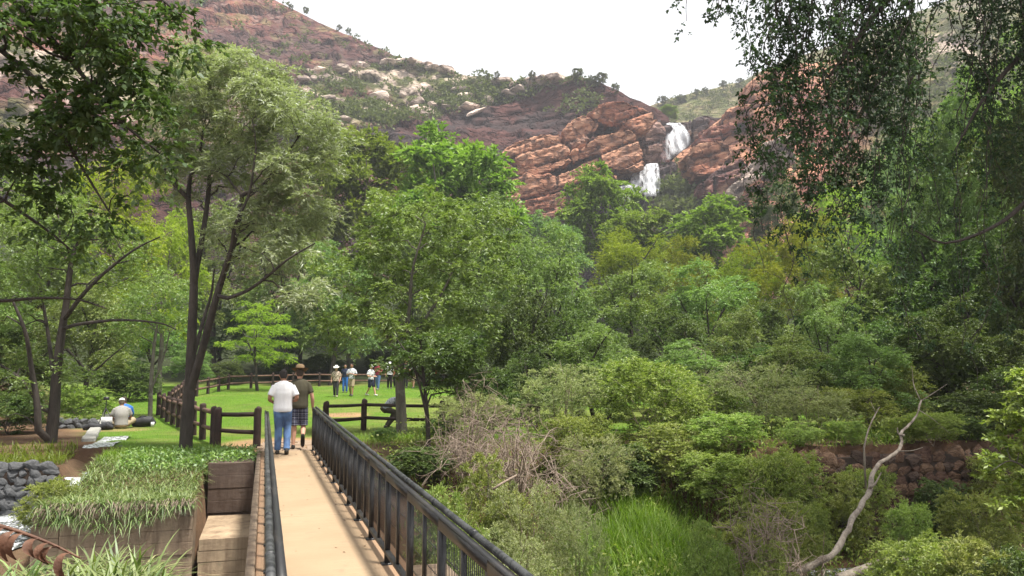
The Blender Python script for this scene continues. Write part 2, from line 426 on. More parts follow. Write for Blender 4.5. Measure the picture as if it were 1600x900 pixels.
def iron_mat():
    t = NT('black_paint'); v = t.vec('Object')
    n1 = t.noise(9, 6, 0.7, v); n2 = t.noise(45, 4, 0.7, v)
    c = t.mix(t.ramp(n1, [(0.4, 0.0), (0.7, 1.0)]), (0.012, 0.012, 0.013), (0.035, 0.034, 0.034))
    c = t.mix(t.ramp(n2, [(0.62, 0.0), (0.72, 0.7)]), c, (0.10, 0.075, 0.055))
    t.bsdf(c, 0.45, n2, 0.002, 0.4, 0, 0.5); return t.m
M['iron'] = iron_mat()
def pipe_mat():
    t = NT('worn_handrail'); v = t.vec('Object')
    n1 = t.noise(11, 6, 0.75, v); n2 = t.noise(40, 4, 0.7, v)
    c = t.mix(t.ramp(n1, [(0.47, 0.0), (0.53, 1.0)]), (0.012, 0.013, 0.015), (0.05, 0.052, 0.053))
    c = t.mix(t.ramp(n2, [(0.62, 0.0), (0.7, 0.4)]), c, (0.12, 0.12, 0.117))
    t.bsdf(c, 0.5, t.math('ADD', n1, n2), 0.002, 0.4, 0, 0.4); return t.m
M['pipe'] = pipe_mat()
def angle_mat():
    t = NT('worn_angle_iron'); v = t.vec('Object')
    n1 = t.noise(6, 6, 0.75, t.vec('Object', (1, 0.25, 1)))
    c = t.mix(t.ramp(n1, [(0.5, 0.0), (0.62, 1.0)]), (0.014, 0.014, 0.015), (0.04, 0.036, 0.033))
    t.bsdf(c, 0.5, n1, 0.003, 0.4, 0, 0.4); return t.m
M['angle'] = angle_mat()
def log_mat(name, a, b):
    t = NT(name); n1 = t.noise(4, 6, 0.7, t.vec('Object')); n2 = t.noise(14, 5, 0.7, t.vec('Object', (1, 1, 0.2)))
    c = t.mix(t.ramp(n1, [(0.3, 0.0), (0.7, 1.0)]), a, b); t.bsdf(c, 0.8, n2, 0.01, 0.6); return t.m
M['post'] = log_mat('creosoted_pole', (0.018, 0.013, 0.012), (0.055, 0.032, 0.025))
M['rail'] = log_mat('weathered_pole', (0.07, 0.04, 0.03), (0.17, 0.10, 0.07))
M['paver'] = simple_mat('paving_stone', (0.30, 0.22, 0.15), (0.20, 0.14, 0.10), 4.0, 0.9)

# ------------------------------------------------------------------ footbridge
BM = Matrix.Translation((0, 0, 0)) @ Matrix.Rotation(-BA, 4, 'Z')       # local x across the bridge, y along it
BRZ = -BA
S0, S1 = 2.6, 18.55
def dark_bevel_box(lo, hi, bev=0.015, rough=0.0, seg=1, cuts=0):
    lo = np.asarray(lo, float); hi = np.asarray(hi, float)
    bm = bmesh.new(); bmesh.ops.create_cube(bm, size=1.0)
    for v in bm.verts: v.co = Vector((lo + hi) / 2) + Vector([v.co[k] * (hi - lo)[k] for k in range(3)])
    if cuts: bmesh.ops.subdivide_edges(bm, edges=bm.edges[:], cuts=cuts, use_grid_fill=True)
    if bev: bmesh.ops.bevel(bm, geom=[e for e in bm.edges if len(e.link_faces) == 2 and e.calc_face_angle() > 0.5], offset=bev, segments=seg, affect='EDGES', profile=0.6)
    if rough:
        co = np.array([v.co[:] for v in bm.verts]); d = np.stack([fbm(co * 5 + 7 * k, 3, 40 + k) for k in range(3)], -1) * rough
        for v, dd in zip(bm.verts, d): v.co += Vector(dd)
    me = bpy.data.meshes.new('m'); bm.to_mesh(me); bm.free(); return me
def bbox_obj(name, lo, hi, mat, parent, **k):
    me = dark_bevel_box(lo, hi, **k); me.materials.append(mat); me.name = name; return obj(name, me, parent)

bridge = thing('footbridge', 'long narrow sandy concrete footbridge leading to the green lawn', 'footbridge', rz=BRZ)
slabs = [S0, 6.2, 9.9, 13.4, 16.4, S1]
for i in range(len(slabs) - 1):
    bbox_obj('deck_slab', (-0.02, slabs[i] + 0.006, -0.22), (1.24, slabs[i + 1] - 0.006, 0.0), M['deck'], bridge, bev=0.008)
for i in range(8):
    a = S0 + (S1 - S0) * i / 8; b = S0 + (S1 - S0) * (i + 1) / 8
    bbox_obj('kerb', (-0.10, a + 0.004, -0.24), (-0.022, b - 0.004, 0.03), M['block'], bridge, bev=0.01, rough=0.006, cuts=2)
for X in (0.15, 1.02):
    bbox_obj('beam', (X - 0.09, S0, -0.50), (X + 0.09, S1, -0.225), M['blockdark'], bridge, bev=0.01)

def railing(side, label, s_end, hz):
    """side -1 left, +1 right; hz(s) gives the height of the top bar"""
    r = thing('bridge_railing', label, 'railing', rz=BRZ)
    X = 0.095 if side < 0 else 1.07
    out = 0.046 if side > 0 else -0.044                                   # the round handrail sits outside the flat bar
    ss = np.arange(S1 - 0.15, s_end + 0.05, -1.12)
    h = lambda s: hz(s)
    # flat angle bar on top, bottom bar
    yb = np.linspace(s_end, S1 - 0.05, 15)
    for nm, dz, ww, th in (('top_bar', 0.0, 0.021, 0.010), ('bottom_bar', None, 0.022, 0.016)):
        mb = MB()
        for k in range(14):
            z0, z1 = (h(yb[k]), h(yb[k + 1])) if dz is not None else (0.105, 0.105)
            c = np.array([[X + e * ww, y, z + f * th] for y, z in ((yb[k], z0), (yb[k + 1], z1)) for e in (-1, 1) for f in (-1, 1)])
            q = [[0, 1, 5, 4], [2, 6, 7, 3], [0, 4, 6, 2], [1, 3, 7, 5]]
            if k == 0: q.append([0, 2, 3, 1])
            if k == 13: q.append([4, 5, 7, 6])
            mb.add(c, q)
            if dz is not None:                                           # the down-turned flange of the angle
                mb.box((X - side * 0.019, (yb[k] + yb[k + 1]) / 2, (z0 + z1) / 2 - 0.03), (0.004, (yb[k + 1] - yb[k]) / 2, 0.03))
        mb.build(nm, M['angle'], r)
    for s in ss:
        mb = MB(); mb.box((X, s, (h(s) - 0.02) / 2), (0.022, 0.026, (h(s) - 0.012) / 2)); mb.box((X, s, 0.006), (0.05, 0.05, 0.006))
        p = mb.build('post', M['iron'], r)
    for s in ss[:-1] - 0.56:
        MB().box((X, s, 0.105 + (h(s) - 0.105) / 2), (0.012, 0.02, (h(s) - 0.12) / 2)).build('upright', M['iron'], r)
    # handrail in wrapped lengths with tape joints
    n = int((S1 - s_end) / 0.5); ys = np.linspace(s_end + 0.1, S1 - 0.1, 60)
    rng = np.random.RandomState(3 + side)
    zz = np.array([h(s) for s in ys]) + 0.022 + rng.normal(0, 0.001, 60)
    pts = np.stack([np.full(60, X + out) + rng.normal(0, 0.001, 60), ys, zz], -1)
    hr = MB().tube(pts, 0.0215, 10).build('handrail', M['pipe'], r, smooth=True)
    for s in np.arange(s_end + 0.6, S1 - 0.3, 1.05):
        MB().tube([(X + out, s - 0.02, h(s) + 0.022), (X + out, s + 0.02, h(s) + 0.022)], 0.0245, 10).build('collar', M['pipe'], hr)
    # the near end turns down and out, as on the left side
    e0 = pts[0]
    bend = spline([e0, e0 + (0.0, -0.10, -0.015), e0 + (-side * -0.05, -0.2, -0.07), e0 + (side * 0.11, -0.30, -0.14)], 8)
    MB().tube(bend, 0.0215, 10).build('handrail_end', M['pipe'], r, smooth=True)
    # far end: bar bent down to the first post
    f0 = np.array((X, S1 - 0.05, h(S1)))
    MB().tube([f0, f0 + (0, 0.06, -0.02), f0 + (0, 0.09, -0.12), (X, S1 + 0.04, 0.1)], 0.022, 6).build('end_bar', M['iron'], r)
    # wire mesh between the posts
    ends = list(ss)
    for a, b in zip(ends[1:], ends[:-1]):
        mb = MB()
        for y in np.arange(a + 0.05, b - 0.03, 0.042):
            mb.box((X + side * 0.018, y, 0.105 + (h(y) - 0.13) / 2), (0.0021, 0.0021, (h(y) - 0.13) / 2))
        for z in (0.2, 0.36, 0.52, 0.68):
            mb.box((X + side * 0.021, (a + b) / 2, z), (0.0021, (b - a) / 2 - 0.03, 0.0021))
        mb.build('wire_panel', M['iron'], r)
    return r
railing(-1, 'left black bridge railing with turned-down near handrail end', 3.3, lambda s: 0.79 + 0.055 * (s - 3.3) / 15)
railing(1, 'right black bridge railing seen along its wire mesh panels', 2.7, lambda s: 0.735 + 0.185 * (s - 3.3) / 15)

# stepped concrete block piers beside the bridge
def block_stack(name, label, cat, X0, X1, s0, s1, ztop, zbot, course, mat, lens=0.0, seed=0, capmat=None, group=None):
    r = thing(name, label, cat, rz=BRZ, group=group)
    rng = np.random.RandomState(seed); z = ztop; k = 0
    while z > zbot + 0.02:
        z0 = max(zbot, z - course * rng.uniform(0.9, 1.1)); xs = [X0, X1]
        if lens:
            xs = [X0]; 
            while xs[-1] < X1 - lens * 0.6: xs.append(min(X1, xs[-1] + lens * rng.uniform(0.8, 1.2)))
            xs[-1] = X1
        for a, b in zip(xs[:-1], xs[1:]):
            o = rng.uniform(-0.01, 0.01, 3)
            bbox_obj('block', (a + 0.004 + (0 if lens else o[0]), s0 + o[1], z0 + 0.002), (b - 0.004, s1, z - 0.002), capmat if (k == 0 and capmat) else mat, r, bev=0.004, rough=0.007 if (b - a) < 1.2 else 0.004, cuts=3 if (b - a) < 1.2 else 1)
        z = z0; k += 1
    return r
block_stack('block_pier', 'low concrete block pier with pale top beside the left kerb', 'pier', -0.92, -0.125, 14.05, 16.3, -0.96, -2.1, 0.19, M['blockpale'], seed=1)
block_stack('block_pier', 'tall dark stained concrete block pier under the ivy edge', 'pier', -0.95, -0.125, 16.42, 17.6, -0.01, -1.6, 0.24, M['blockdark'], seed=2)
block_stack('block_pier', 'sandy block pier seen through the right railing mesh', 'pier', 1.45, 2.35, 9.6, 10.6, -0.80, -2.1, 0.22, M['block'], seed=4)
block_stack('abutment', 'sandy concrete abutment at near left end of bridge', 'abutment', -0.75, -0.125, 4.6, 6.55, -0.03, -0.7, 0.3, M['block'], seed=6)
block_stack('retaining_wall', 'brown concrete block retaining wall below the strappy ground cover', 'wall', -2.914, -1.0, 14.05, 14.75, -0.40, -2.1, 0.2, M['block'], seed=7)
block_stack('retaining_wall', 'short side return of the block wall along the stream', 'wall', -3.3, -2.92, 14.08, 16.9, -0.43, -2.0, 0.2, M['block'], seed=8)

# ------------------------------------------------------------------ stones: a set of shared shapes
def stone_mesh(name, seed, mat, col, subdiv=2):
    bm = bmesh.new(); bmesh.ops.create_icosphere(bm, subdivisions=subdiv, radius=0.5)
    co = np.array([v.co[:] for v in bm.verts]); rng = np.random.RandomState(seed)
    # cut by random planes into an angular stone
    for k in range(14):
        nrm = rng.normal(size=3); nrm /= np.linalg.norm(nrm); d = rng.uniform(0.25, 0.40)
        over = np.maximum(0, co @ nrm - d); co = co - over[:, None] * nrm * 0.95
    co += np.stack([fbm(co * 4 + 9 * k, 3, seed + k) for k in range(3)], -1) * 0.05
    for v, c in zip(bm.verts, co): v.co = c
    me = bpy.data.meshes.new(name); bm.to_mesh(me); bm.free()
    a = me.attributes.new('col', 'FLOAT_COLOR', 'POINT'); cc = np.ones((len(co), 4), np.float32); cc[:, :3] = np.array(col) * (0.8 + 0.4 * rng.rand()); a.data.foreach_set('color', cc.ravel())
    me.materials.append(mat); return me
GST = [stone_mesh('stone', 10 + k, M['gabion'], (0.1, 0.1, 0.1)) for k in range(8)]
RST = [stone_mesh('stone', 30 + k, M['stone'], [(0.105, 0.068, 0.047), (0.085, 0.054, 0.04), (0.075, 0.055, 0.043), (0.135, 0.09, 0.06)][k % 4]) for k in range(8)]

def stone_wall(name, label, cat, X0, X1, s, z0, z1, size, meshes, core, seed, batter=0.1, group=None, thick=0.4, rz=BRZ, loc=(0, 0, 0)):
    r = thing(name, label, cat, rz=rz, group=group, loc=loc); rng = np.random.RandomState(seed)
    bbox_obj('core', (X0, s + 0.10, z0 - 0.2), (X1, s + thick, z1 - 0.05), core, r, bev=0.02)
    z = z0
    while z < z1 - size * 0.3:
        hgt = size * rng.uniform(0.75, 1.1); x = X0 - rng.uniform(0, size)
        while x < X1:
            wd = size * rng.uniform(0.9, 1.9)
            o = obj('stone', meshes[rng.randint(len(meshes))], r, (x + wd / 2, s + 0.06 + rng.uniform(-0.015, 0.02) + batter * (z - z0), z + hgt / 2 + rng.uniform(-.3, .3) * hgt),
                    (rng.uniform(-.1, .1), rng.uniform(-.45, .45), rng.uniform(-.12, .12)), (wd * 1.8, 0.24 + rng.uniform(-.03, .03), hgt * 2.0))
            x += wd
        z += hgt
    return r
stone_wall('gabion_wall', 'dark grey stone gabion wall left of the small cascade', 'gabion', -7.6, -3.8, 17.3, -1.15, -0.10, 0.14, GST, M['mortar'], 3, thick=0.75)
stone_wall('gabion_wall', 'short grey stone gabion right of the cascade below the lawn edge', 'gabion', -3.45, -2.3, 20.9, -0.72, -0.12, 0.16, GST, M['mortar'], 4)
stone_wall('gabion_wall', 'grey stone gabion block at far end of the stream furrow', 'gabion', -6.15, -5.1, 28.0, -0.5, 0.30, 0.17, GST, M['mortar'], 5)
stone_wall('stone_wall', 'reddish rubble retaining wall behind the fallen pale trunk', 'wall', 10.2, 17.4, 14.55, -2.2, -0.05, 0.23, RST, M['mortar'], 6, batter=0.05, thick=0.75)

# ------------------------------------------------------------------ stream water
def water_mat(name, foam):
    t = NT(name); n = t.noise(3.0, 5, 0.65, t.vec('Object', (1, 1, 0.3))); n2 = t.noise(12, 5, 0.7, t.vec('Object', (1, 1, 0.25)))
    c = t.mix(t.ramp(n2, [(0.5 - foam, 0.0), (0.62 - foam * 0.6, 1.0)]), (0.06, 0.065, 0.06), (0.75, 0.78, 0.8))
    t.bsdf(c, 0.15, n2, 0.03, 0.5, 0, 0.5); return t.m
M['stream'] = water_mat('stream_water', 0.0); M['cascade'] = water_mat('cascade_water', 0.12)
def sheet(name, rows, mat, nu=10, amp=0.03, seed=0, nv=30):
    """surface through rows (each row a left and a right point), resampled"""
    A = spline([r[0] for r in rows], nv); Bq = spline([r[1] for r in rows], nv)
    u = np.linspace(0, 1, nu)[None, :, None]; V = A[:, None] * (1 - u) + Bq[:, None] * u
    d = fbm(V * 2.2, 4, seed) * amp; V = V + d[..., None] * np.array((0.2, -0.6, 0.8)); ids = np.arange(nv * nu).reshape(nv, nu)
    return mesh_np(name, V, np.stack([ids[:-1, :-1], ids[:-1, 1:], ids[1:, 1:], ids[1:, :-1]], -1).reshape(-1, 4), None, mat, smooth=True)
rows = [(B(-3.95, 24, .03), B(-3.35, 24, .03)), (B(-3.95, 21.0, .0), B(-3.35, 21.0, .0)), (B(-3.98, 20.75, -.12), B(-3.38, 20.75, -.12)), (B(-3.98, 20.55, -.42), B(-3.4, 20.55, -.42)), (B(-3.98, 19.1, -.46), B(-3.35, 19.1, -.46)), (B(-4.0, 18.5, -.5), B(-3.3, 18.5, -.5)),
        (B(-4.0, 18.25, -.7), B(-3.3, 18.3, -.7)), (B(-4.1, 18.0, -.93), B(-3.3, 18.05, -.93)), (B(-4.9, 16.6, -.95), B(-3.45, 16.6, -.95))]
tag(obj('cascade', sheet('cascade', rows, M['cascade'], amp=0.10, nv=50, nu=14)), kind='structure')
rows = [(B(-6.5, 17.5, -.93), B(-3.45, 17.5, -.93)), (B(-6.5, 15.2, -1.0), B(-3.45, 15.2, -1.0)), (B(-6, 13.6, -1.75), B(-3.45, 13.6, -1.75)), (B(-6, 12.6, -1.88), B(16, 12.2, -1.9)), (B(-6, 10.2, -1.88), B(16, 9, -1.9))]
tag(obj('stream', sheet('stream', rows, M['stream'], nu=40, nv=60, amp=0.05, seed=4)), kind='structure')
# stone furrow edge running back along the lawn
fr = thing('stone_edging', 'pale stone edging along the water furrow beside the sitters', 'edging')
ed = [G(138, 690, 0), G(152, 668, 0), G(165, 655, 0.0), G(178, 643, 0.05), G(190, 634, 0.1)]
pts = spline(ed, 12); rng = np.random.RandomState(5)
M['palestone'] = simple_mat('pale_stone', (0.34, 0.33, 0.30), (0.2, 0.2, 0.18), 5, 0.85, 0.5, 0.02)
for k in range(11):
    c = (pts[k] + pts[k + 1]) / 2; L = np.linalg.norm(pts[k + 1] - pts[k])
    me = dark_bevel_box((-0.16, -L / 2 + .01, -0.15), (0.16, L / 2 - .01, 0.10), bev=0.03, rough=0.02, cuts=2); me.materials.append(M['palestone'])
    dd = pts[k + 1] - pts[k]; obj('edge_stone', me, fr, (c[0], c[1], c[2] + .0), (0, 0, math.atan2(-dd[0], dd[1])))

# ------------------------------------------------------------------ pole fences
def capped_post_mesh(h, r, seed):
    rng = np.random.RandomState(seed); z = np.array([-0.25, 0.0, h * 0.4, h * 0.8, h - 0.05, h - 0.015, h]); rr = r * np.array([1, 1.02, 0.99, 0.98, 0.97, 0.85, 0.45])
    p = np.stack([rng.normal(0, 0.004, 7), rng.normal(0, 0.004, 7), z], -1); V, Q, T = tube_np(p, rr, 10); return mesh_np('post', V, Q, T, M['post'], smooth=True)
POSTS = [capped_post_mesh(0.92, 0.088, k) for k in range(4)]
def fence(label, pts, spacing, hscale=1.0, rr=0.05, seed=0, railmat=None, group='pole fences round the lawn'):
    pts = [np.array(p, float) for p in pts]; r = thing('pole_fence', label, 'fence', group=None)
    rng = np.random.RandomState(seed); P0 = []
    for a, b in zip(pts[:-1], pts[1:]):
        n = max(1, int(round(np.linalg.norm((b - a)[:2]) / spacing)))
        for k in range(n): P0.append(a + (b - a) * k / n)
    P0.append(pts[-1])
    for p in P0: p[2] = float(TH(p[0], p[1]))
    for p in P0:
        obj('post', POSTS[rng.randint(4)], r, p, (rng.normal(0, .012), rng.normal(0, .012), rng.uniform(0, 6)), (1, 1, hscale * rng.uniform(0.97, 1.03)))
    for a, b in zip(P0[:-1], P0[1:]):
        for z in (0.36, 0.76):
            za, zb = z * hscale + rng.normal(0, .012), z * hscale + rng.normal(0, .012)
            d = (b - a); L = np.linalg.norm(d); m = (a + b) / 2; k_ = rr * rng.uniform(0.9, 1.1)
            q = np.array([a + (0, 0, za) - d * 0.02, m + (rng.normal(0, .01), rng.normal(0, .01), (za + zb) / 2 - 0.01), b + (0, 0, zb) + d * 0.02])
            MB().tube(q, [k_, k_ * 0.98, k_ * 0.92], 8).build('rail', railmat or M['rail'], r, smooth=True)
    return r
g3 = G(316, 687, 0); g2 = G(339, 696, 0); g1 = G(401, 697, 0); gc = G(247, 652, 0)
fence('short dark pole fence between bridge and big forked tree', [g1, g2], 3.0, 1.0, 0.05, 1, M['post'])
fence('pole fence running back past the forked tree on the left', [g2 + (-0.25, 0.45, 0), g3, gc], 1.9, 1.0, 0.055, 2)
fa = gc + (0.2, 0.5, 0); fb = np.array(((360 - 800) / F * 49, 49, 0)); fm = np.array((-16.6, 41, 0)); fc = np.array(((540 - 800) / F * 56, 56, 0)); fd = np.array(((720 - 800) / F * 58, 58, 0))
fence('long brown pole fence along the far edge of the lawn', [fa, fm, fb, (fb + fc) / 2 + (0, .6, 0), fc, fd], 1.9, 1.02, 0.055, 3)
r1 = G(509, 676, 0); r2 = G(568, 672, 0); r3 = G(690, 676, 0); r4 = G(840, 672, 0)
fence('dark pole fence right of the bridge in front of the lawn', [r1, r2, r3, r4], 2.6, 1.0, 0.052, 4, M['post'])

# paving stones where the bridge meets the path
pv = tag(obj('path', None, None, (0, 0, 0), (0, 0, BRZ)), kind='structure'); rng = np.random.RandomState(8)
for j, s in enumerate(np.arange(18.62, 20.9, 0.42)):
    x = -0.12 + 0.12 * (j % 2)
    while x < 1.3:
        wd = rng.uniform(0.38, 0.6); wx, wy = bu * (s + .2) + bv * (x + wd / 2)
        me = dark_bevel_box((0, 0, -0.06), (wd - 0.02, 0.40, 0.0), bev=0.012, rough=0.008, cuts=1); me.materials.append(M['paver'])
        obj('paving_stone', me, pv, (x, s, max(float(TH(wx, wy)) + 0.022, 0.0)), (0, 0, rng.normal(0, 0.02))); x += wd

# ------------------------------------------------------------------ hills and cliffs
MAROON = np.array((0.14, 0.068, 0.06)); REDR = np.array((0.25, 0.11, 0.08)); ORANGE = np.array((0.60, 0.325, 0.205)); PALE = np.array((0.58, 0.49, 0.41))
DGREY = np.array((0.085, 0.07, 0.07)); HGREEN = np.array((0.11, 0.125, 0.05)); DRYG = np.array((0.22, 0.20, 0.10))
def interp(pts):
    a = np.array(pts, float); return lambda u: np.interp(u, a[:, 0], a[:, 1])
HILLS = {}
def blocky(x, z, w, h, seed, warp):
    # jointed beds: rows of height h, blocks about w long, each set in or out, with open joints between
    z = z + warp; r = np.floor(z / h); fz = z / h - r
    ri = r.astype(np.int64); o = _h(ri, ri * 0 + 3, ri * 0, seed); ww = w * (0.7 + 0.7 * _h(ri, ri * 0 + 7, ri * 0, seed))
    xx = (x + warp * .7) / ww + o * 5; c = np.floor(xx); fx = xx - c; ci = c.astype(np.int64)
    off = _h(ri, ci, ri * 0 + 1, seed) * 2 - 1
    tilt = (_h(ri, ci, ri * 0 + 2, seed) - .5) * (fx - .5) * 1.2 + (_h(ri, ci, ri * 0 + 5, seed) - .3) * (fz - .5) * 1.4
    e = np.minimum(np.minimum(fz, 1 - fz) * h, np.minimum(fx, 1 - fx) * ww)
    return off + tilt, 1 - sstep(0.0, 0.07 * h + .22, e)
def hill(name, label, px0, px1, top, base_y, dtop, dbase, prof, colf, nu=420, nv=170, amp=3.0, seed=0, back=True, dip=0.22, strata=1.0):
    u = np.linspace(px0, px1, nu)[None, :]; v = np.linspace(0, 1, nv)[:, None]
    ty = top(u) + 3.0 * fbm(np.stack([u * .06, 0 * u, 0 * u], -1), 4, seed + 3); py = base_y + (ty - base_y) * v
    g = np.interp(v, [p[0] for p in prof], [p[1] for p in prof]) + 0 * u
    d = dbase(u) + (dtop(u) - dbase(u)) * g
    V = PV(u + 0 * v, py, d)
    # ledges that follow the dipping beds, boulders and gullies
    zc = V[..., 2] - dip * V[..., 0]
    edge = np.minimum(1, (1 - v) * 12)
    wv = fbm(V * 0.03, 3, seed + 1) * 5
    b1, k1 = blocky(V[..., 0] + .4 * V[..., 1], zc, 13, 5.0, seed, wv); b2, k2 = blocky(V[..., 0] + .4 * V[..., 1], zc, 4.5, 1.9, seed + 50, wv * .6)
    bed = k1
    disp = b1 * 1.3 * strata + b2 * .8 * strata - k1 * 1.1 * strata - k2 * .4 * strata + fbm(V * 0.05, 4, seed) * amp + fbm(V * .28, 4, seed + 7) * amp * .4
    V = V + (disp * edge)[..., None] * np.array((0.0, -0.85, 0.3))
    C = colf(u + 0 * v, py, V, bed, fbm(V * .07, 4, seed + 11), fbm(V * .3, 3, seed + 12))
    sk = V[:1].copy(); sk[..., 2] = -4; Vs = [sk, V]; Cs = [C[:1], C]; rows_ = nv + 1
    if back:
        for k, (dd, dz) in enumerate(((6, 0.6), (20, 0.5), (60, -4), (140, -30))):
            e = V[-1].copy(); e[:, 1] += dd; e[:, 2] += dz + fbm(e * .05, 3, seed + 30) * 1.0; Vs.append(e[None]); Cs.append(C[-1:]); rows_ += 1
    V_ = np.concatenate(Vs); C_ = np.concatenate(Cs); ids = np.arange(rows_ * nu).reshape(rows_, nu)
    Q = np.stack([ids[:-1, :-1], ids[:-1, 1:], ids[1:, 1:], ids[1:, :-1]], -1).reshape(-1, 4)
    o = tag(obj(name, mesh_np(name, V_, Q, None, M['hill'], col=C_.reshape(-1, 3), smooth=False)), label, kind='structure')
    HILLS[seed] = (V, C); return o

# left and middle hill: red scree, pale ledges with scrub, dark lower cliff
topA = interp([(-420, -330), (0, -250), (200, -130), (350, -45), (430, 0), (520, 45), (585, 72), (630, 94), (700, 112), (760, 122), (800, 133), (845, 126), (900, 116), (945, 132), (985, 152), (1025, 168), (1045, 185), (1062, 250), (1085, 340)])
lineR = interp([(0, 60), (430, 135), (500, 118), (570, 104), (630, 92), (700, 80)])          # foot of the red scree
lineP = interp([(0, 240), (430, 215), (560, 195), (640, 182), (720, 172), (800, 150), (840, 132), (1100, 90)])   # foot of the pale ledge zone
def colA(u, py, V, bed, n1, n2):
    c = lerp(MAROON + 0 * V, REDR, sstep(-.1, .35, n1 + .4 * n2))
    c = lerp(c, DGREY, .55 * sstep(0.05, .4, -n1 + .4 * n2))
    c = lerp(c, DGREY * .8, .6 * sstep(.3, .9, bed)); c = lerp(c, DRYG * .8, .7 * sstep(.1, .35, n2 + .5 * n1)); c = lerp(c, PALE * .8, .25 * sstep(.3, .45, -n2 + .3 * n1))
    zone = sstep(-6, 6, py - lineR(u)) * (1 - sstep(-5, 5, py - lineP(u)))
    cz = lerp(lerp(HGREEN + 0 * V, DRYG, sstep(-.2, .3, n2)), MAROON, sstep(.05, .35, n1)); cz = lerp(cz, PALE, sstep(.1, .3, n2 - n1 * .5) * .75)
    c = lerp(c, cz, zone)
    low = sstep(-4, 8, py - lineP(u)); cl_ = lerp(MAROON * .62 + 0 * V, DGREY * .7, sstep(-.2, .3, n1)); cl_ = lerp(cl_, MAROON, .7 * sstep(.1, .4, n2))  # lower cliff: dark maroon rock, with the overhang's shade put into its colour
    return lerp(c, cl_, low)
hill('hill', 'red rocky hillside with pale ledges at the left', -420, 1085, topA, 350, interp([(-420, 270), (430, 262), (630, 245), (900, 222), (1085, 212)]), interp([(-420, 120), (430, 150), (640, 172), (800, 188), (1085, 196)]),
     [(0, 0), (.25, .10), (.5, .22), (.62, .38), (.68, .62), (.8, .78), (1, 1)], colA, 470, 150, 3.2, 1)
# green hill behind the falls
topB = interp([(980, 185), (1022, 162), (1060, 150), (1100, 141), (1160, 126), (1215, 100), (1300, 70), (1420, 25), (1480, 0), (1900, -160)])
def colB(u, py, V, bed, n1, n2):
    c = lerp(HGREEN * 1.05 + 0 * V, DRYG * .9, sstep(-.2, .3, n2)); return lerp(c, np.array((.3, .28, .22)), .5 * sstep(.3, .5, n2 + .3 * n1))
hill('hill', 'green bushy hill behind the waterfall', 975, 1900, topB, 330, interp([(975, 330), (1900, 360)]), interp([(975, 232), (1900, 250)]), [(0, 0), (.4, .3), (1, 1)], colB, 220, 90, 2.2, 2, strata=.4)
# right cliff sloping up from the gorge
topC = interp([(1000, 345), (1030, 275), (1062, 240), (1085, 222), (1108, 200), (1140, 176), (1180, 158), (1196, 128), (1214, 108), (1240, 100), (1300, 95), (1360, 80), (1430, 40), (1480, 15), (1560, 20), (1650, 0), (1900, -60)])
def colC(u, py, V, bed, n1, n2):
    c = lerp(REDR + 0 * V, ORANGE * .95, sstep(-.2, .3, n1 + .3 * n2)); c = lerp(c, MAROON, .7 * sstep(.05, .4, -n2 - .4 * n1)); c = lerp(c, DRYG * .8, .6 * sstep(.2, .45, n2) * sstep(.4, .9, bed))
    gr_ = sstep(1290, 1400, u + 60 * n1); g2 = lerp(HGREEN * .9 + 0 * V, DRYG, sstep(-.1, .4, n2)); g2 = lerp(g2, PALE, sstep(.12, .3, n2 - n1) * (1 - sstep(60, 130, py)))
    c = lerp(c, g2, gr_)
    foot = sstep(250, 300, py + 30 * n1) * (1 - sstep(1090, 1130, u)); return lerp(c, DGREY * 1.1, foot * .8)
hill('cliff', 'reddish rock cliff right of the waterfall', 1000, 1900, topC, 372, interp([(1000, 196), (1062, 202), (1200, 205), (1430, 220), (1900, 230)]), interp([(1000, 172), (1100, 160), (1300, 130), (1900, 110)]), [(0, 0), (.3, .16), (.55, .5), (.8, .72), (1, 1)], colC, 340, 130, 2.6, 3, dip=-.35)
# dark gorge wall behind and beside the falls
topD = interp([(955, 205), (1000, 190), (1030, 188), (1040, 191), (1080, 190), (1100, 180), (1130, 184), (1150, 190)])
def colD(u, py, V, bed, n1, n2): 
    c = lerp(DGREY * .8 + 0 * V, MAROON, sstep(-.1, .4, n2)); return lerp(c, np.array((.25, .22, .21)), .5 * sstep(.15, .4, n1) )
hill('gorge_wall', 'dark wet rock wall of the gorge behind the falls', 955, 1150, topD, 370, lambda u: 214 + 0 * u, lambda u: 190 + 0 * u, [(0, 0), (.2, .3), (.46, .42), (.56, .72), (.62, .8), (1, .98)], colD, 130, 130, 1.3, 4, strata=.7)

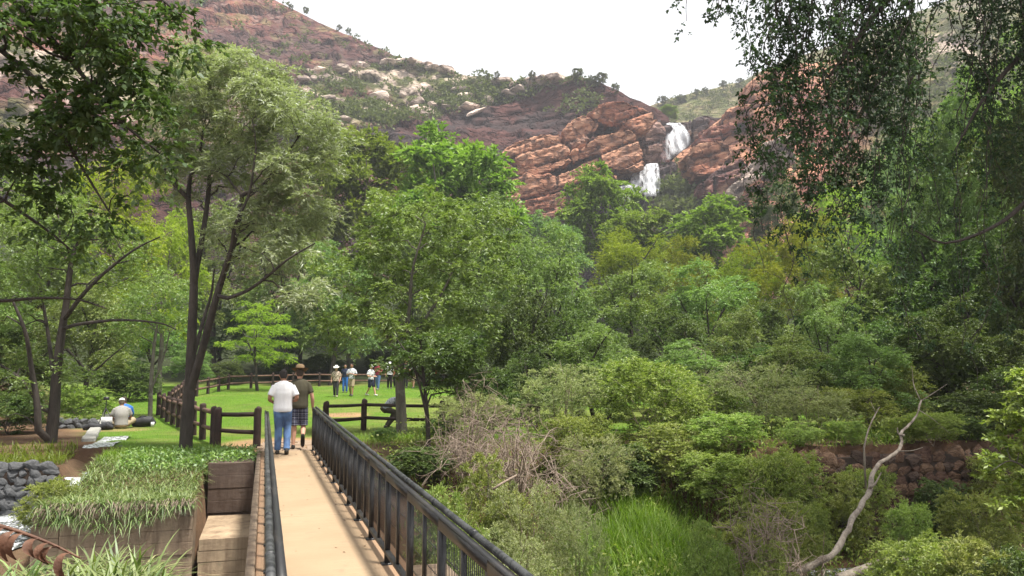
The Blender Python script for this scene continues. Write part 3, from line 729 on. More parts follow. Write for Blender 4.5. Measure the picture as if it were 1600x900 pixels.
# orange cliff: single jointed blocks with real thickness, on the dipping beds
def cliff_block(parent, poly, d, thick, col, seed, vox=0.5, name='rock_block', bulge=1.2, zoom=(750, 80, .3556)):
    pts = [P(zoom[0] + a * zoom[2], zoom[1] + b * zoom[2], d) for a, b in poly]
    bm = bmesh.new(); f = [bm.verts.new(p) for p in pts]; g_ = [bm.verts.new(p + np.array((0.04 * p[0] * 0, thick, thick * .05))) for p in pts]
    bm.faces.new(f); bm.faces.new(g_[::-1]); n = len(f)
    for i in range(n): bm.faces.new((f[i], g_[i], g_[(i + 1) % n], f[(i + 1) % n]))
    bmesh.ops.recalc_face_normals(bm, faces=bm.faces[:])
    me = bpy.data.meshes.new('tmp'); bm.to_mesh(me); bm.free(); o = bpy.data.objects.new('tmp', me); COL.objects.link(o)
    md = o.modifiers.new('r', 'REMESH'); md.mode = 'VOXEL'; md.voxel_size = vox
    sm = o.modifiers.new('s', 'SMOOTH'); sm.iterations = 1; sm.factor = .5
    dg = bpy.context.evaluated_depsgraph_get(); me2 = bpy.data.meshes.new_from_object(o.evaluated_get(dg)); bpy.data.objects.remove(o); bpy.data.meshes.remove(me)
    co = np.zeros(len(me2.vertices) * 3); me2.vertices.foreach_get('co', co); co = co.reshape(-1, 3)
    no = np.zeros(len(co) * 3); me2.vertices.foreach_get('normal', no); no = no.reshape(-1, 3)
    zc = co[:, 2] - .33 * co[:, 0]
    wv = fbm(co * .06, 2, seed) * 1.8
    b1, bed = blocky(co[:, 0] + .5 * co[:, 1], zc, 15, 5.8, seed, wv); b2, k2 = blocky(co[:, 0] + .5 * co[:, 1], zc, 5, 2.1, seed + 9, wv * .5)
    disp = fbm(co * .12, 3, seed + 3) * bulge * .45 + fbm(co * .6, 4, seed + 4) * .45 + b1 * 1.2 + b2 * .55 - bed * 1.1 - k2 * .4
    co = co + no * disp[:, None]; me2.vertices.foreach_set('co', co.ravel())
    n1 = fbm(co * .14, 4, seed + 5); n2 = fbm(co * .6, 3, seed + 6)
    c = lerp(np.array(col) + 0 * co, np.array(col) * np.array((.62, .5, .5)), sstep(0, .4, n1)); c = lerp(c, np.array((.5, .34, .24)), .5 * sstep(.1, .4, n2)); c = lerp(c, DGREY * .8, .75 * sstep(.4, 1, bed)); c = lerp(c, DGREY, .22 * sstep(.4, 1, k2)); c = lerp(c, DGREY, .6 * sstep(.2, .45, -n2 - .3 * n1))
    a = me2.attributes.new('col', 'FLOAT_COLOR', 'POINT'); cc = np.ones((len(co), 4), np.float32); cc[:, :3] = c; a.data.foreach_set('color', cc.ravel())
    me2.materials.clear(); me2.materials.append(M['cliff']); me2.update()
    return obj(name, me2, parent)
ora = tag(obj('cliff', None), 'orange jointed rock cliff left of the waterfall', kind='structure')
BL = [
 ([(470, 272), (520, 232), (610, 212), (700, 222), (768, 262), (780, 300), (745, 350), (690, 348), (650, 322), (560, 330), (505, 305)], 183, 16, ORANGE),
 ([(358, 352), (420, 288), (480, 285), (525, 322), (490, 365), (425, 405), (375, 405)], 184, 14, ORANGE * .95),
 ([(395, 450), (520, 362), (660, 333), (697, 362), (724, 470), (716, 505), (610, 532), (545, 505), (522, 452), (400, 498)], 181, 16, ORANGE),
 ([(78, 442), (112, 408), (200, 372), (352, 357), (364, 400), (335, 430), (385, 428), (372, 462), (250, 492), (180, 492), (174, 466), (92, 472)], 182, 14, ORANGE),
 ([(90, 492), (180, 494), (260, 502), (382, 462), (402, 482), (330, 532), (270, 547), (120, 553), (95, 522)], 180.5, 13, ORANGE * .9),
 ([(118, 556), (272, 551), (400, 508), (520, 456), (548, 505), (430, 592), (272, 642), (108, 668), (130, 620)], 178.5, 13, ORANGE * 1.02),
 ([(102, 668), (272, 642), (432, 592), (522, 522), (612, 536), (600, 610), (420, 690), (330, 730), (200, 720)], 177, 13, ORANGE * .92),
 ([(700, 352), (742, 352), (785, 320), (800, 345), (790, 400), (770, 470), (730, 490), (716, 420)], 192, 10, np.array((.30, .2, .17))),
 ([(770, 300), (830, 300), (826, 330), (815, 352), (778, 345)], 196, 8, DGREY * 1.6),
]
for k, (pl_, d, th, c) in enumerate(BL): cliff_block(ora, pl_, d, th, c, 100 + 13 * k)
BR = [
 ([(905, 455), (960, 395), (1040, 380), (1110, 400), (1170, 440), (1100, 480), (1050, 540), (960, 560), (905, 520)], 168, 10, ORANGE * .95),
 ([(1060, 300), (1105, 255), (1160, 225), (1205, 240), (1200, 300), (1150, 320), (1080, 345)], 188, 12, ORANGE * .92),
 ([(1190, 175), (1205, 125), (1260, 85), (1330, 75), (1340, 140), (1290, 190), (1215, 215)], 192, 12, ORANGE),
 ([(960, 400), (1020, 330), (1090, 330), (1130, 350), (1060, 385)], 178, 9, REDR * 1.1),
 ([(1000, 560), (1060, 520), (1150, 470), (1180, 500), (1120, 590), (1060, 640), (1000, 620)], 160, 10, MAROON * 1.3),
 ([(1080, 672), (1125, 585), (1195, 492), (1262, 446), (1292, 478), (1262, 535), (1190, 590), (1145, 685)], 150, 8, PALE * .95),
 ([(1260, 470), (1300, 400), (1380, 380), (1400, 480), (1330, 540), (1270, 530)], 152, 9, PALE * .7),
 ([(880, 310), (960, 300), (1010, 300), (990, 340), (940, 385), (915, 370)], 205, 7, DGREY * 1.2),
 ([(770, 495), (800, 480), (850, 500), (850, 560), (820, 620), (785, 610)], 189, 6, DGREY * 1.5),
 ([(1215, 240), (1290, 200), (1380, 180), (1400, 260), (1300, 300), (1220, 310)], 186, 10, ORANGE * .85),
]
redc = tag(obj('cliff', None), 'red rock blocks of the cliff right of the waterfall', kind='structure')
for k, (pl_, d, th, c) in enumerate(BR): cliff_block(redc, pl_, d, th, c, 300 + 13 * k)

# pale ledge rocks on the middle hill, each one its own stone
LST = [stone_mesh('ledge_rock', 60 + k, M['cliff'], PALE * (0.85 + .08 * (k % 4)), 3) for k in range(6)]
ledge = tag(obj('rock_ledges', None), 'pale rocks along the ledges of the left hill', kind='structure'); rngl = np.random.RandomState(12)
VA, CA = HILLS['hill'] if False else (None, None)
def on_hill(px, py, V):
    a = V.reshape(-1, 3); xx = a[:, 0] / a[:, 1]; zz = (a[:, 2] - EYE) / a[:, 1]; r_ = ray(px, py); i = np.argmin((xx - r_[0] / r_[1]) ** 2 + (zz - r_[2] / r_[1]) ** 2); return a[i]
VA = HILLS[1][0]
# (zoomed picture 400..1000 x 0..350 at 0.3888) position, width, height of each pale rock
LR = [(530, 252, 60, 22), (585, 250, 60, 20), (655, 262, 40, 22), (705, 264, 50, 16), (270, 290, 60, 20), (350, 280, 70, 26), (430, 268, 50, 26), (230, 300, 50, 18), (190, 325, 50, 24), (235, 322, 40, 26), (275, 318, 50, 30), (335, 335, 90, 34), (225, 390, 70, 30), (290, 402, 90, 26), (345, 412, 50, 24),
      (240, 455, 60, 26), (355, 480, 60, 20), (495, 400, 80, 46), (535, 440, 60, 36), (510, 448, 50, 34), (640, 380, 50, 36), (683, 362, 56, 50), (650, 412, 50, 34), (665, 452, 120, 40), (705, 468, 50, 24), (745, 418, 50, 26), (790, 436, 90, 26), (840, 400, 70, 36), (892, 396, 60, 36), (930, 402, 40, 30),
      (820, 368, 90, 24), (712, 430, 50, 30), (860, 430, 70, 20), (585, 380, 30, 26), (985, 330, 80, 22), (1040, 325, 60, 20), (1100, 335, 90, 34), (1060, 360, 80, 26), (1020, 380, 70, 20), (1150, 320, 80, 30), (1210, 315, 90, 28), (770, 275, 60, 26), (790, 292, 40, 20), (880, 455, 90, 14), (940, 440, 80, 14), (680, 40, 60, 14), (740, 70, 50, 14), (560, 470, 60, 20)]
for (a, b, ww, hh) in LR:
    px, py = 400 + a * .3888, b * .3888; p = on_hill(px, py, VA); k = p[1] / F * .3888
    obj('ledge_rock', LST[rngl.randint(6)], ledge, p + np.array((0, -1.2, -.3)), (rngl.normal(0, .15), rngl.normal(0, .2), rngl.uniform(-.5, .5)), (ww * k * 1.35, min(ww, 60) * k * 1.4, hh * k * 1.6))

# waterfall: many falling strands over a broken sheet
def fall_mat():
    # broken white veils: the thin places between the streaks let the wet rock show
    t = NT('falling_water'); a = t.n('ShaderNodeAttribute', attribute_name='col').outputs[0]
    n = t.noise(.85, 6, .68, t.pos((1.5, 1.5, .11))); n2 = t.noise(.5, 3, .6, t.pos((1, 1, .5)))
    d_ = t.n('ShaderNodeBsdfDiffuse'); d_.inputs[0].default_value = (.82, .84, .87, 1)
    al = t.math('MULTIPLY', t.ramp(t.math('ADD', t.math('MULTIPLY', n, .8), t.math('MULTIPLY', n2, .2)), [(.38, 0.05), (.60, .95)]), a)
    tr_ = t.n('ShaderNodeBsdfTransparent'); mx = t.n('ShaderNodeMixShader'); t.l(al, mx.inputs[0]); t.l(tr_.outputs[0], mx.inputs[1]); t.l(d_.outputs[0], mx.inputs[2]); t.l(mx.outputs[0], t.o.inputs[0]); return t.m
M['fall'] = fall_mat(); wf = tag(obj('waterfall', None), 'white two-step waterfall dropping down the gorge', kind='structure')
def veil(name, lx, rx, ytop, ybot, d0, d1, dens, seed):
    """falling sheet between left and right edges (pixel x at top and foot), bulging outwards as it drops"""
    nv, nu = 30, 26; u = np.linspace(0, 1, nu)[None]; v = np.linspace(0, 1, nv)[:, None]
    xt = lx[0] + (rx[0] - lx[0]) * u; xb = lx[1] + (rx[1] - lx[1]) * u; px = xt + (xb - xt) * v ** .6
    yt = ytop(xt); yb = ybot(xb); py = yt + (yb - yt) * v ** 1.1; d = d0 + (d1 - d0) * np.sqrt(v) + 0 * u
    V = PV(px, py, d); V[..., 1] += fbm(V * np.array((.9, .9, .08)), 4, seed) * 1.3
    al = dens * np.minimum(1, np.minimum(u, 1 - u) * 7 + .25) * np.minimum(1, (1 - v) * 5 + .15 + .6 * fbm(V * .5, 2, seed + 2)); al = np.clip(al, 0, 1)
    ids = np.arange(nv * nu).reshape(nv, nu)
    obj(name, mesh_np(name, V, np.stack([ids[:-1, :-1], ids[:-1, 1:], ids[1:, 1:], ids[1:, :-1]], -1).reshape(-1, 4), None, M['fall'], col=np.repeat(al.reshape(-1, 1), 3, 1), smooth=True), wf)
tl = interp([(1036, 197), (1042, 193), (1062, 192), (1068, 195), (1080, 202)]); ub = interp([(1036, 252), (1050, 248), (1060, 240), (1082, 224)])
veil('upper_fall', (1040, 1038), (1069, 1080), tl, ub, 198.5, 194.5, 1.0, 1); veil('upper_fall', (1041, 1040), (1060, 1066), tl, ub, 198, 193.5, .9, 2)
veil('upper_fall', (1026, 1028), (1038, 1040), lambda x: 201 + 0 * x, lambda x: 253 + 0 * x, 199, 196, .6, 3)
veil('lower_fall', (1009, 1006), (1028, 1033), lambda x: 256 + 0 * x, lambda x: 308 + 0 * x, 188, 183, 1.0, 4); veil('lower_fall', (1010, 1010), (1022, 1026), lambda x: 256 + 0 * x, lambda x: 306 + 0 * x, 187.5, 182, 1.0, 5)
veil('lower_fall', (986, 982), (1012, 1010), lambda x: 275 - (x - 985) * .7, lambda x: 304 + 0 * x, 187.5, 183, .75, 6)
veil('lower_fall', (962, 955), (1000, 990), lambda x: 292 - (x - 962) * .2, lambda x: 338 + 0 * x, 183, 178, .6, 7)

# ------------------------------------------------------------------ plants
def unit(v): return v / (np.linalg.norm(v, axis=-1, keepdims=True) + 1e-9)
def leaf_cards(pos, axis, nrm, L, W, fold=0.12):
    axis = unit(axis); side = unit(np.cross(axis, nrm)); nr = np.cross(side, axis)
    L = L[:, None]; W = W[:, None]
    mid = pos + axis * L * 0.42
    V = np.stack([pos, mid + side * W / 2 + nr * L * fold, pos + axis * L - nr * L * fold * 0.5, mid - side * W / 2 + nr * L * fold], 1)
    Q = np.arange(len(pos) * 4).reshape(-1, 4)
    return V.reshape(-1, 3), Q

def sample_env(env, n, rng, shell):
    vol = np.array([e[1][0] * e[1][1] * e[1][2] * (e[2] if len(e) > 2 else 1.0) for e in env]) ** 0.75
    out = []; k = 0
    R = np.mean([np.mean(e[1]) for e in env]); mind = R * 1.5 / n ** (1 / 3)
    while len(out) < n and k < n * 60:
        k += 1
        e = env[rng.choice(len(env), p=vol / vol.sum())]
        d = rng.normal(size=3); d /= np.linalg.norm(d)
        if d[2] < -0.35 and rng.rand() < 0.6: continue
        p = np.array(e[0]) + d * np.array(e[1]) * (shell + (1 - shell) * rng.rand() ** 0.6)
        if out and np.min(np.linalg.norm(np.array(out) - p, axis=1)) < mind * (1 - k / (n * 60.0)): continue
        out.append(p)
    return np.array(out)

def foliage(clumps, cr, twigs, lpt, ll, lw, rng, droop=0.25, flat=0.65, hang=0.2, inner=0.15, axisj=0.35, fwd=0.6, up=0.25, nj=0.55):
    n = len(clumps); cr = np.broadcast_to(np.asarray(cr, float), (n,))
    ci = np.repeat(np.arange(n), twigs); d = rng.normal(size=(len(ci), 3)); d[:, 2] += up * 2; d = unit(d)
    r = cr[ci] * rng.uniform(0.65, 1.15, len(ci))
    p0 = clumps[ci] + d * (r * 0.1)[:, None]; v = d * r[:, None] * np.array((1, 1, flat))
    ti = np.repeat(np.arange(len(ci)), lpt); t = inner + (1 - inner) * rng.rand(len(ti)) ** 0.75
    dv = unit(v)[ti]
    pos = p0[ti] + v[ti] * t[:, None]; pos[:, 2] -= droop * r[ti] * t ** 2
    sd = unit(np.cross(dv, np.array((0, 0, 1.0)))) * rng.choice((-1, 1), len(ti))[:, None]
    ax = dv * fwd + sd * 0.75 + rng.normal(size=(len(ti), 3)) * axisj; ax[:, 2] -= hang
    nr = np.array((0, 0, 1.0)) + rng.normal(size=(len(ti), 3)) * nj
    s = rng.uniform(0.65, 1.2, len(ti))
    V, Q = leaf_cards(pos, ax, nr, ll * s, lw * s)
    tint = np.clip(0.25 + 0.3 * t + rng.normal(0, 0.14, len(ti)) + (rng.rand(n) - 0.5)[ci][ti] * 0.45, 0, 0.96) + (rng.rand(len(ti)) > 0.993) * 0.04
    return V, Q, tint

def grow(skel, clumps, rng, rtip=0.012, lift=0.15, twist=0.12, sides=6):
    """limbs from the given trunk lines to every clump; radii follow what each carries"""
    nodes = []; par = []; base_r = []
    for pts, r0, r1, joint in skel:
        pts = np.asarray(pts, float); rr = np.linspace(r0, r1, len(pts))
        for k, p in enumerate(pts):
            nodes.append(p); base_r.append(rr[k]); par.append(len(nodes) - 2 if k else joint)
    tubes = [(np.asarray(s[0], float), np.linspace(s[1], s[2], len(s[0]))) for s in skel]
    nsk = len(nodes)
    N = np.array(nodes); order = np.argsort([np.min(np.linalg.norm(N - c, axis=1)) for c in clumps])
    plen = [0.0] * nsk; rad_ = list(base_r)
    for ci in order:
        c = clumps[ci]; N = np.array(nodes)
        dist = np.linalg.norm(N - c, axis=1) + 0.25 * np.array(plen) + 0.9 * np.maximum(0, N[:, 2] - c[2] + 0.2)
        j = int(np.argmin(dist)); a = N[j]; d = c - a; L = np.linalg.norm(d)
        m = 5; t = np.linspace(0, 1, m)[:, None]
        pts = a + d * t + np.array((0, 0, 1.0)) * (np.sin(t * math.pi) * L * lift) + rng.normal(size=(m, 3)) * L * twist * np.sin(t * math.pi) * 0.6
        r0 = min(rad_[j] * 0.72, rtip * 1.2 + 0.022 * L); r1 = max(rtip * 0.45, min(rtip, r0 * 0.6))
        rr = np.linspace(r0, r1, m); tubes.append((pts, rr))
        for k in range(1, m):
            nodes.append(pts[k]); rad_.append(rr[k]); plen.append(plen[j] + L * k / (m - 1))
    mb = MB()
    for k, (p, r) in enumerate(tubes):
        mb.tube(p, r, 9 if k < len(skel) and r[0] > 0.05 else (5 if r[0] > 0.02 else 4), caps=False)
    return mb

def make_tree(name, skel, env, n_clumps, cr, twigs, lpt, ll, lw, leaf, bark, seed, shell=0.55, rtip=0.012, extra=None, lift=0.15, **fk):
    rng = np.random.RandomState(seed)
    cl = sample_env(env, n_clumps, rng, shell)
    if extra is not None: cl = np.concatenate([cl, np.asarray(extra, float)])
    wood_ = grow(skel, cl, rng, rtip, lift).mesh('trunk', M[bark], True)
    crs = cr * (0.55 + 0.85 * rng.rand(len(cl)) ** 1.3)
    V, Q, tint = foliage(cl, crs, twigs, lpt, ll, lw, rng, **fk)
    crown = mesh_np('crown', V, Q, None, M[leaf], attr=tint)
    return wood_, crown, cl

def trunk_line(h, lean=(0, 0), wob=0.1, n=8, rng=None, z0=-0.3):
    z = np.linspace(z0, h, n); t = np.linspace(0, 1, n)
    return np.stack([lean[0] * t + rng.normal(0, wob, n) * t, lean[1] * t + rng.normal(0, wob, n) * t, z], -1)

PROTO = {}
def proto(key, h, w, seed, leaf, bark, n_clumps, cr, twigs, lpt, ll, lw, low=0.3, limbs=4, r0=None, multi=1, shape='round', **k):
    rng = np.random.RandomState(seed + 500); skel = []
    r0 = r0 or 0.022 * h
    zt = h * (low + 0.25)
    for m in range(multi):
        a = rng.uniform(0, 6.28); sp_ = 0.0 if multi == 1 else 0.12 * w
        tr = trunk_line(zt, (math.cos(a) * sp_ + rng.normal(0, .03 * h), math.sin(a) * sp_ + rng.normal(0, .03 * h)), 0.012 * h, 8, rng)
        base_i = sum(len(s[0]) for s in skel)
        skel.append((tr, r0 / multi ** 0.5, r0 * 0.6 / multi ** 0.5, -1))
        for b in range(limbs):
            j = rng.randint(4, 8); a = b * 6.28 / limbs + rng.uniform(-.5, .5); p = tr[j]
            e = np.array((math.cos(a) * w * 0.3, math.sin(a) * w * 0.3, h * rng.uniform(0.62, 0.9)))
            q = spline([p, p + (e - p) * 0.45 + (0, 0, 0.06 * h), e], 6); skel.append((q, r0 * 0.5 / multi ** 0.5, r0 * 0.14, base_i + j))
    zc = h * (low + (1 - low) * 0.5); rz = h * (1 - low) * 0.5
    if shape == 'round':
        env = [((0, 0, zc), (w * .33, w * .33, rz * 0.8), 1.0)]
        for b in range(8):
            a = b * 2.4 + rng.uniform(-.5, .5); f = (b + .5) / 8; rr_ = w * .36 * (1 - .65 * f ** 2) * rng.uniform(.8, 1.15); env.append(((math.cos(a) * rr_, math.sin(a) * rr_, zc + (f * 1.7 - .85) * rz), (w * rng.uniform(.12, .22), w * rng.uniform(.12, .22), rz * rng.uniform(.16, .3)), 1.6))
    elif shape == 'layer':
        env = [((rng.uniform(-.12, .12) * w, rng.uniform(-.12, .12) * w, h * z), (w * rw, w * rw, h * 0.06), 1) for z, rw in ((0.36, .36), (0.5, .46), (0.64, .44), (0.78, .34), (0.91, .2))]
    else:
        env = [((0, 0, h * .45), (w * .46, w * .46, h * .45), 1.0)]
        for b in range(5):
            a = b * 1.25 + rng.uniform(-.4, .4); env.append(((math.cos(a) * w * .28, math.sin(a) * w * .28, h * rng.uniform(.25, .7)), (w * .22, w * .22, h * .25), .9))
    wd, cw, _ = make_tree(key, skel, env, n_clumps, cr, twigs, lpt, ll, lw, leaf, bark, seed, **k)
    PROTO[key] = (wd, cw, h, w)

proto('broad', 9, 8, 1, 'leaf_bright', 'bark_grey', 120, 0.85, 22, 11, 0.26, 0.12, low=0.28, up=0.3, fwd=1.0, axisj=0.3, flat=0.75)
proto('broad2', 10, 8, 2, 'leaf_bright', 'bark_grey', 130, 0.8, 22, 12, 0.24, 0.10, low=0.22, up=0.3, fwd=1.0, axisj=0.3, flat=0.75)
proto('mid', 8, 7, 3, 'leaf_mid', 'bark_dark', 130, 0.68, 26, 14, 0.13, 0.048, low=0.22, droop=0.3)
proto('mid2', 8, 7, 4, 'leaf_mid', 'bark_dark', 120, 0.74, 28, 14, 0.135, 0.05, low=0.14, droop=0.35)
proto('dark', 8, 7, 5, 'leaf_dark', 'bark_dark', 110, 0.75, 24, 14, 0.16, 0.065, low=0.15, droop=0.3)
proto('dark2', 8, 7, 6, 'leaf_dark', 'bark_dark', 120, 0.7, 24, 14, 0.14, 0.06, low=0.1, droop=0.4)
proto('lime', 5, 5, 7, 'leaf_lime', 'bark_dark', 95, 0.42, 22, 14, 0.085, 0.03, low=0.25, shape='layer', flat=0.3, droop=0.25, up=0.0, rtip=0.008)
proto('light', 8, 7, 8, 'leaf_lime', 'bark_grey', 120, 0.7, 24, 14, 0.12, 0.042, low=0.2, droop=0.4)
proto('feather', 8, 8, 9, 'leaf_yellow', 'bark_dark', 95, 0.85, 34, 15, 0.12, 0.042, low=0.3, flat=0.5, droop=0.1, up=0.15, axisj=0.5)
proto('feather2', 8, 8, 10, 'leaf_yellow', 'bark_dark', 105, 0.75, 34, 14, 0.12, 0.042, low=0.25, flat=0.55, droop=0.15, up=0.15, axisj=0.5)
proto('grey', 3, 3.4, 11, 'leaf_grey', 'twig_dry', 110, 0.34, 26, 14, 0.075, 0.016, low=0.0, multi=4, limbs=2, r0=0.045, shape='bush', rtip=0.006, droop=0.1, up=0.4, fwd=1.0)
proto('shrub', 2.6, 3, 12, 'leaf_shrub', 'twig_dry', 100, 0.34, 24, 13, 0.075, 0.028, low=0.0, multi=4, limbs=2, r0=0.04, shape='bush', rtip=0.006, droop=0.15, up=0.35)
proto('shrub2', 2.6, 3, 13, 'leaf_shrub', 'bark_grey', 90, 0.36, 24, 13, 0.10, 0.024, low=0.0, multi=4, limbs=2, r0=0.04, shape='bush', rtip=0.006, droop=0.2, up=0.4, fwd=0.9)
proto('dshrub', 2.6, 3, 14, 'leaf_dark', 'bark_dark', 90, 0.36, 24, 13, 0.09, 0.04, low=0.0, multi=4, limbs=2, r0=0.04, shape='bush', rtip=0.006)
proto('far', 5, 5, 15, 'leaf_far', 'bark_dark', 26, 0.7, 10, 8, 0.42, 0.24, low=0.25, limbs=3)

PR = np.random.RandomState(77)
def place(key, px, top, d, wpx, name, label, cat, zg=None, group=None):
    wd, cw, h, ww = PROTO[key]
    p = P(px, top, d); x = p[0]; z0 = float(TH(x, d)) if zg is None else zg
    sh = max(0.15, (p[2] - z0) / h); sw = wpx * d / F / ww
    sw = min(max(sw, 0.45 * sh), 1.55 * sh)
    r = thing(name, label, cat, (x, d, z0), PR.uniform(0, 6.28), group, (sw, sw * PR.uniform(0.9, 1.1), sh))
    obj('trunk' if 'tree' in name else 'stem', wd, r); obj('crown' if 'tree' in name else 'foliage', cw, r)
    return r

TREES = [
 # behind, under the cliffs
 ('broad', 705, 200, 72, 260, 'leafy bright green broadleaf tree standing before the dark cliff'),
 ('broad2', 575, 190, 80, 250, 'tall green tree right of the grey willowy crown, below the ledges'),
 ('broad', 940, 262, 108, 160, 'bright green tree reaching up left of the lower waterfall'),
 ('broad2', 995, 325, 98, 150, 'rounded bright green tree directly below the lower waterfall'),
 ('broad', 1115, 312, 92, 180, 'bright spreading tree right of the foot of the falls'),
 ('dark2', 1215, 272, 112, 140, 'dark green tree on the slope under the right cliff'),
 ('mid', 865, 330, 92, 130, 'green tree at the foot of the orange cliff blocks'),
 ('mid2', 790, 318, 88, 130, 'green tree just left of the orange cliff foot'),
 ('feather', 985, 352, 64, 160, 'yellow-green feathery tree in the middle below the waterfall'),
 ('feather2', 1070, 368, 68, 120, 'small yellow-green feathery tree right of the larger feathery one'),
 ('feather', 1245, 330, 52, 190, 'yellow-green feathery tree at the edge of the dark vines'),
 ('feather2', 1165, 392, 56, 150, 'low yellow-green feathery tree between two mid green trees'),
 ('light', 1300, 300, 70, 170, 'pale green tree half hidden behind the hanging vines'),
 ('mid', 1395, 215, 84, 190, 'green tree on the right slope behind the thickest vines'),
 ('broad2', 1490, 150, 92, 200, 'bright green tree high on the right slope below the pale rock'),
 ('light', 1585, 140, 88, 200, 'light green tree highest at the right edge of the slope'),
 ('mid2', 1660, 200, 60, 260, 'green tree cut by the right edge above the wood'),
 # middle
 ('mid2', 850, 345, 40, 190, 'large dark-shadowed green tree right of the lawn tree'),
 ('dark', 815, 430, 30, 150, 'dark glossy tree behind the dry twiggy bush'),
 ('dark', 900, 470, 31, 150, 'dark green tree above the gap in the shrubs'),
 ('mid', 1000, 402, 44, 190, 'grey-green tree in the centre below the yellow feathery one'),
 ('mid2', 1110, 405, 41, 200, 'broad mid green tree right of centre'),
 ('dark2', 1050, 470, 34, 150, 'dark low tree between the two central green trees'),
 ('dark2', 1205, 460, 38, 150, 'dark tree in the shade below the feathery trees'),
 ('mid', 1150, 480, 29, 130, 'thin mid green tree behind the grey shrubs on the right'),
 # right wood
 ('mid', 1310, 370, 33, 200, 'grey-green tree under the vines right of the feathery tree'),
 ('mid2', 1415, 330, 36, 230, 'leafy green tree behind the lower vine strands'),
 ('dark', 1510, 350, 30, 220, 'dark shaded tree in the right wood'),
 ('dark2', 1600, 300, 27, 240, 'darkest tree at the right edge of the wood'),
 ('dark', 1470, 460, 24, 190, 'low dark tree above the fallen pale trunk'),
 ('dark2', 1400, 470, 27, 170, 'dark tree behind the yellowish bush'),
 ('mid2', 1560, 40, 31, 260, 'tall shaded tree filling the right edge behind the vines'),
 ('dark', 1665, -20, 25, 300, 'tall dark tree beyond the right edge'),
 ('mid', 1455, 190, 33, 190, 'green tree between the two vine curtains'),
 # left wood
 ('light', 175, 235, 40, 230, 'light green tree behind the overhanging left branch'),
 ('mid2', 60, 250, 36, 240, 'mid green tree behind the left edge branches'),
 ('light', 262, 330, 46, 160, 'light green tree just left of the forked trunk'),
 ('mid', -40, 380, 27, 220, 'green tree cut by the left edge of the picture'),
 ('mid2', 140, 430, 34, 190, 'leafy tree behind the two sitting people'),
 ('dark', 30, 500, 28, 190, 'dark bushy tree low at the left edge'),
 ('mid', 345, 300, 62, 190, 'green tree behind the forked willowy tree'),
 ('mid2', 455, 330, 60, 170, 'green tree behind the right half of the willowy crown'),
 ('lime', 408, 462, 48, 125, 'small lime green layered tree on the lawn behind the walkers'),
 ('light', 545, 470, 63, 150, 'lime green tree behind the far fence above the lawn visitors'),
 ('mid', 520, 380, 58, 150, 'green tree filling the gap right of the willowy crown'),
 ('dark', 470, 455, 66, 140, 'dark tree behind the lime green lawn tree'),
 ('dark2', 345, 470, 64, 150, 'dark tree left of the lime green lawn tree'),
 ('mid2', 640, 330, 64, 180, 'mid green tree behind the lawn tree crown'),
 ('dark2', 655, 480, 68, 150, 'dark tree behind the distant red-shirted visitors'),
 ('dark', 745, 470, 60, 150, 'dark tree closing the lawn on the right'),
 ('mid', 250, 480, 52, 150, 'bushy tree behind the bend of the pole fence'),
 ('mid', 740, 300, 52, 170, 'olive green tree below the bright broadleaf tree'),
]
for t_ in TREES: place(t_[0], t_[1], t_[2], t_[3], t_[4], 'tree', t_[5], 'tree', group='trees in the valley')

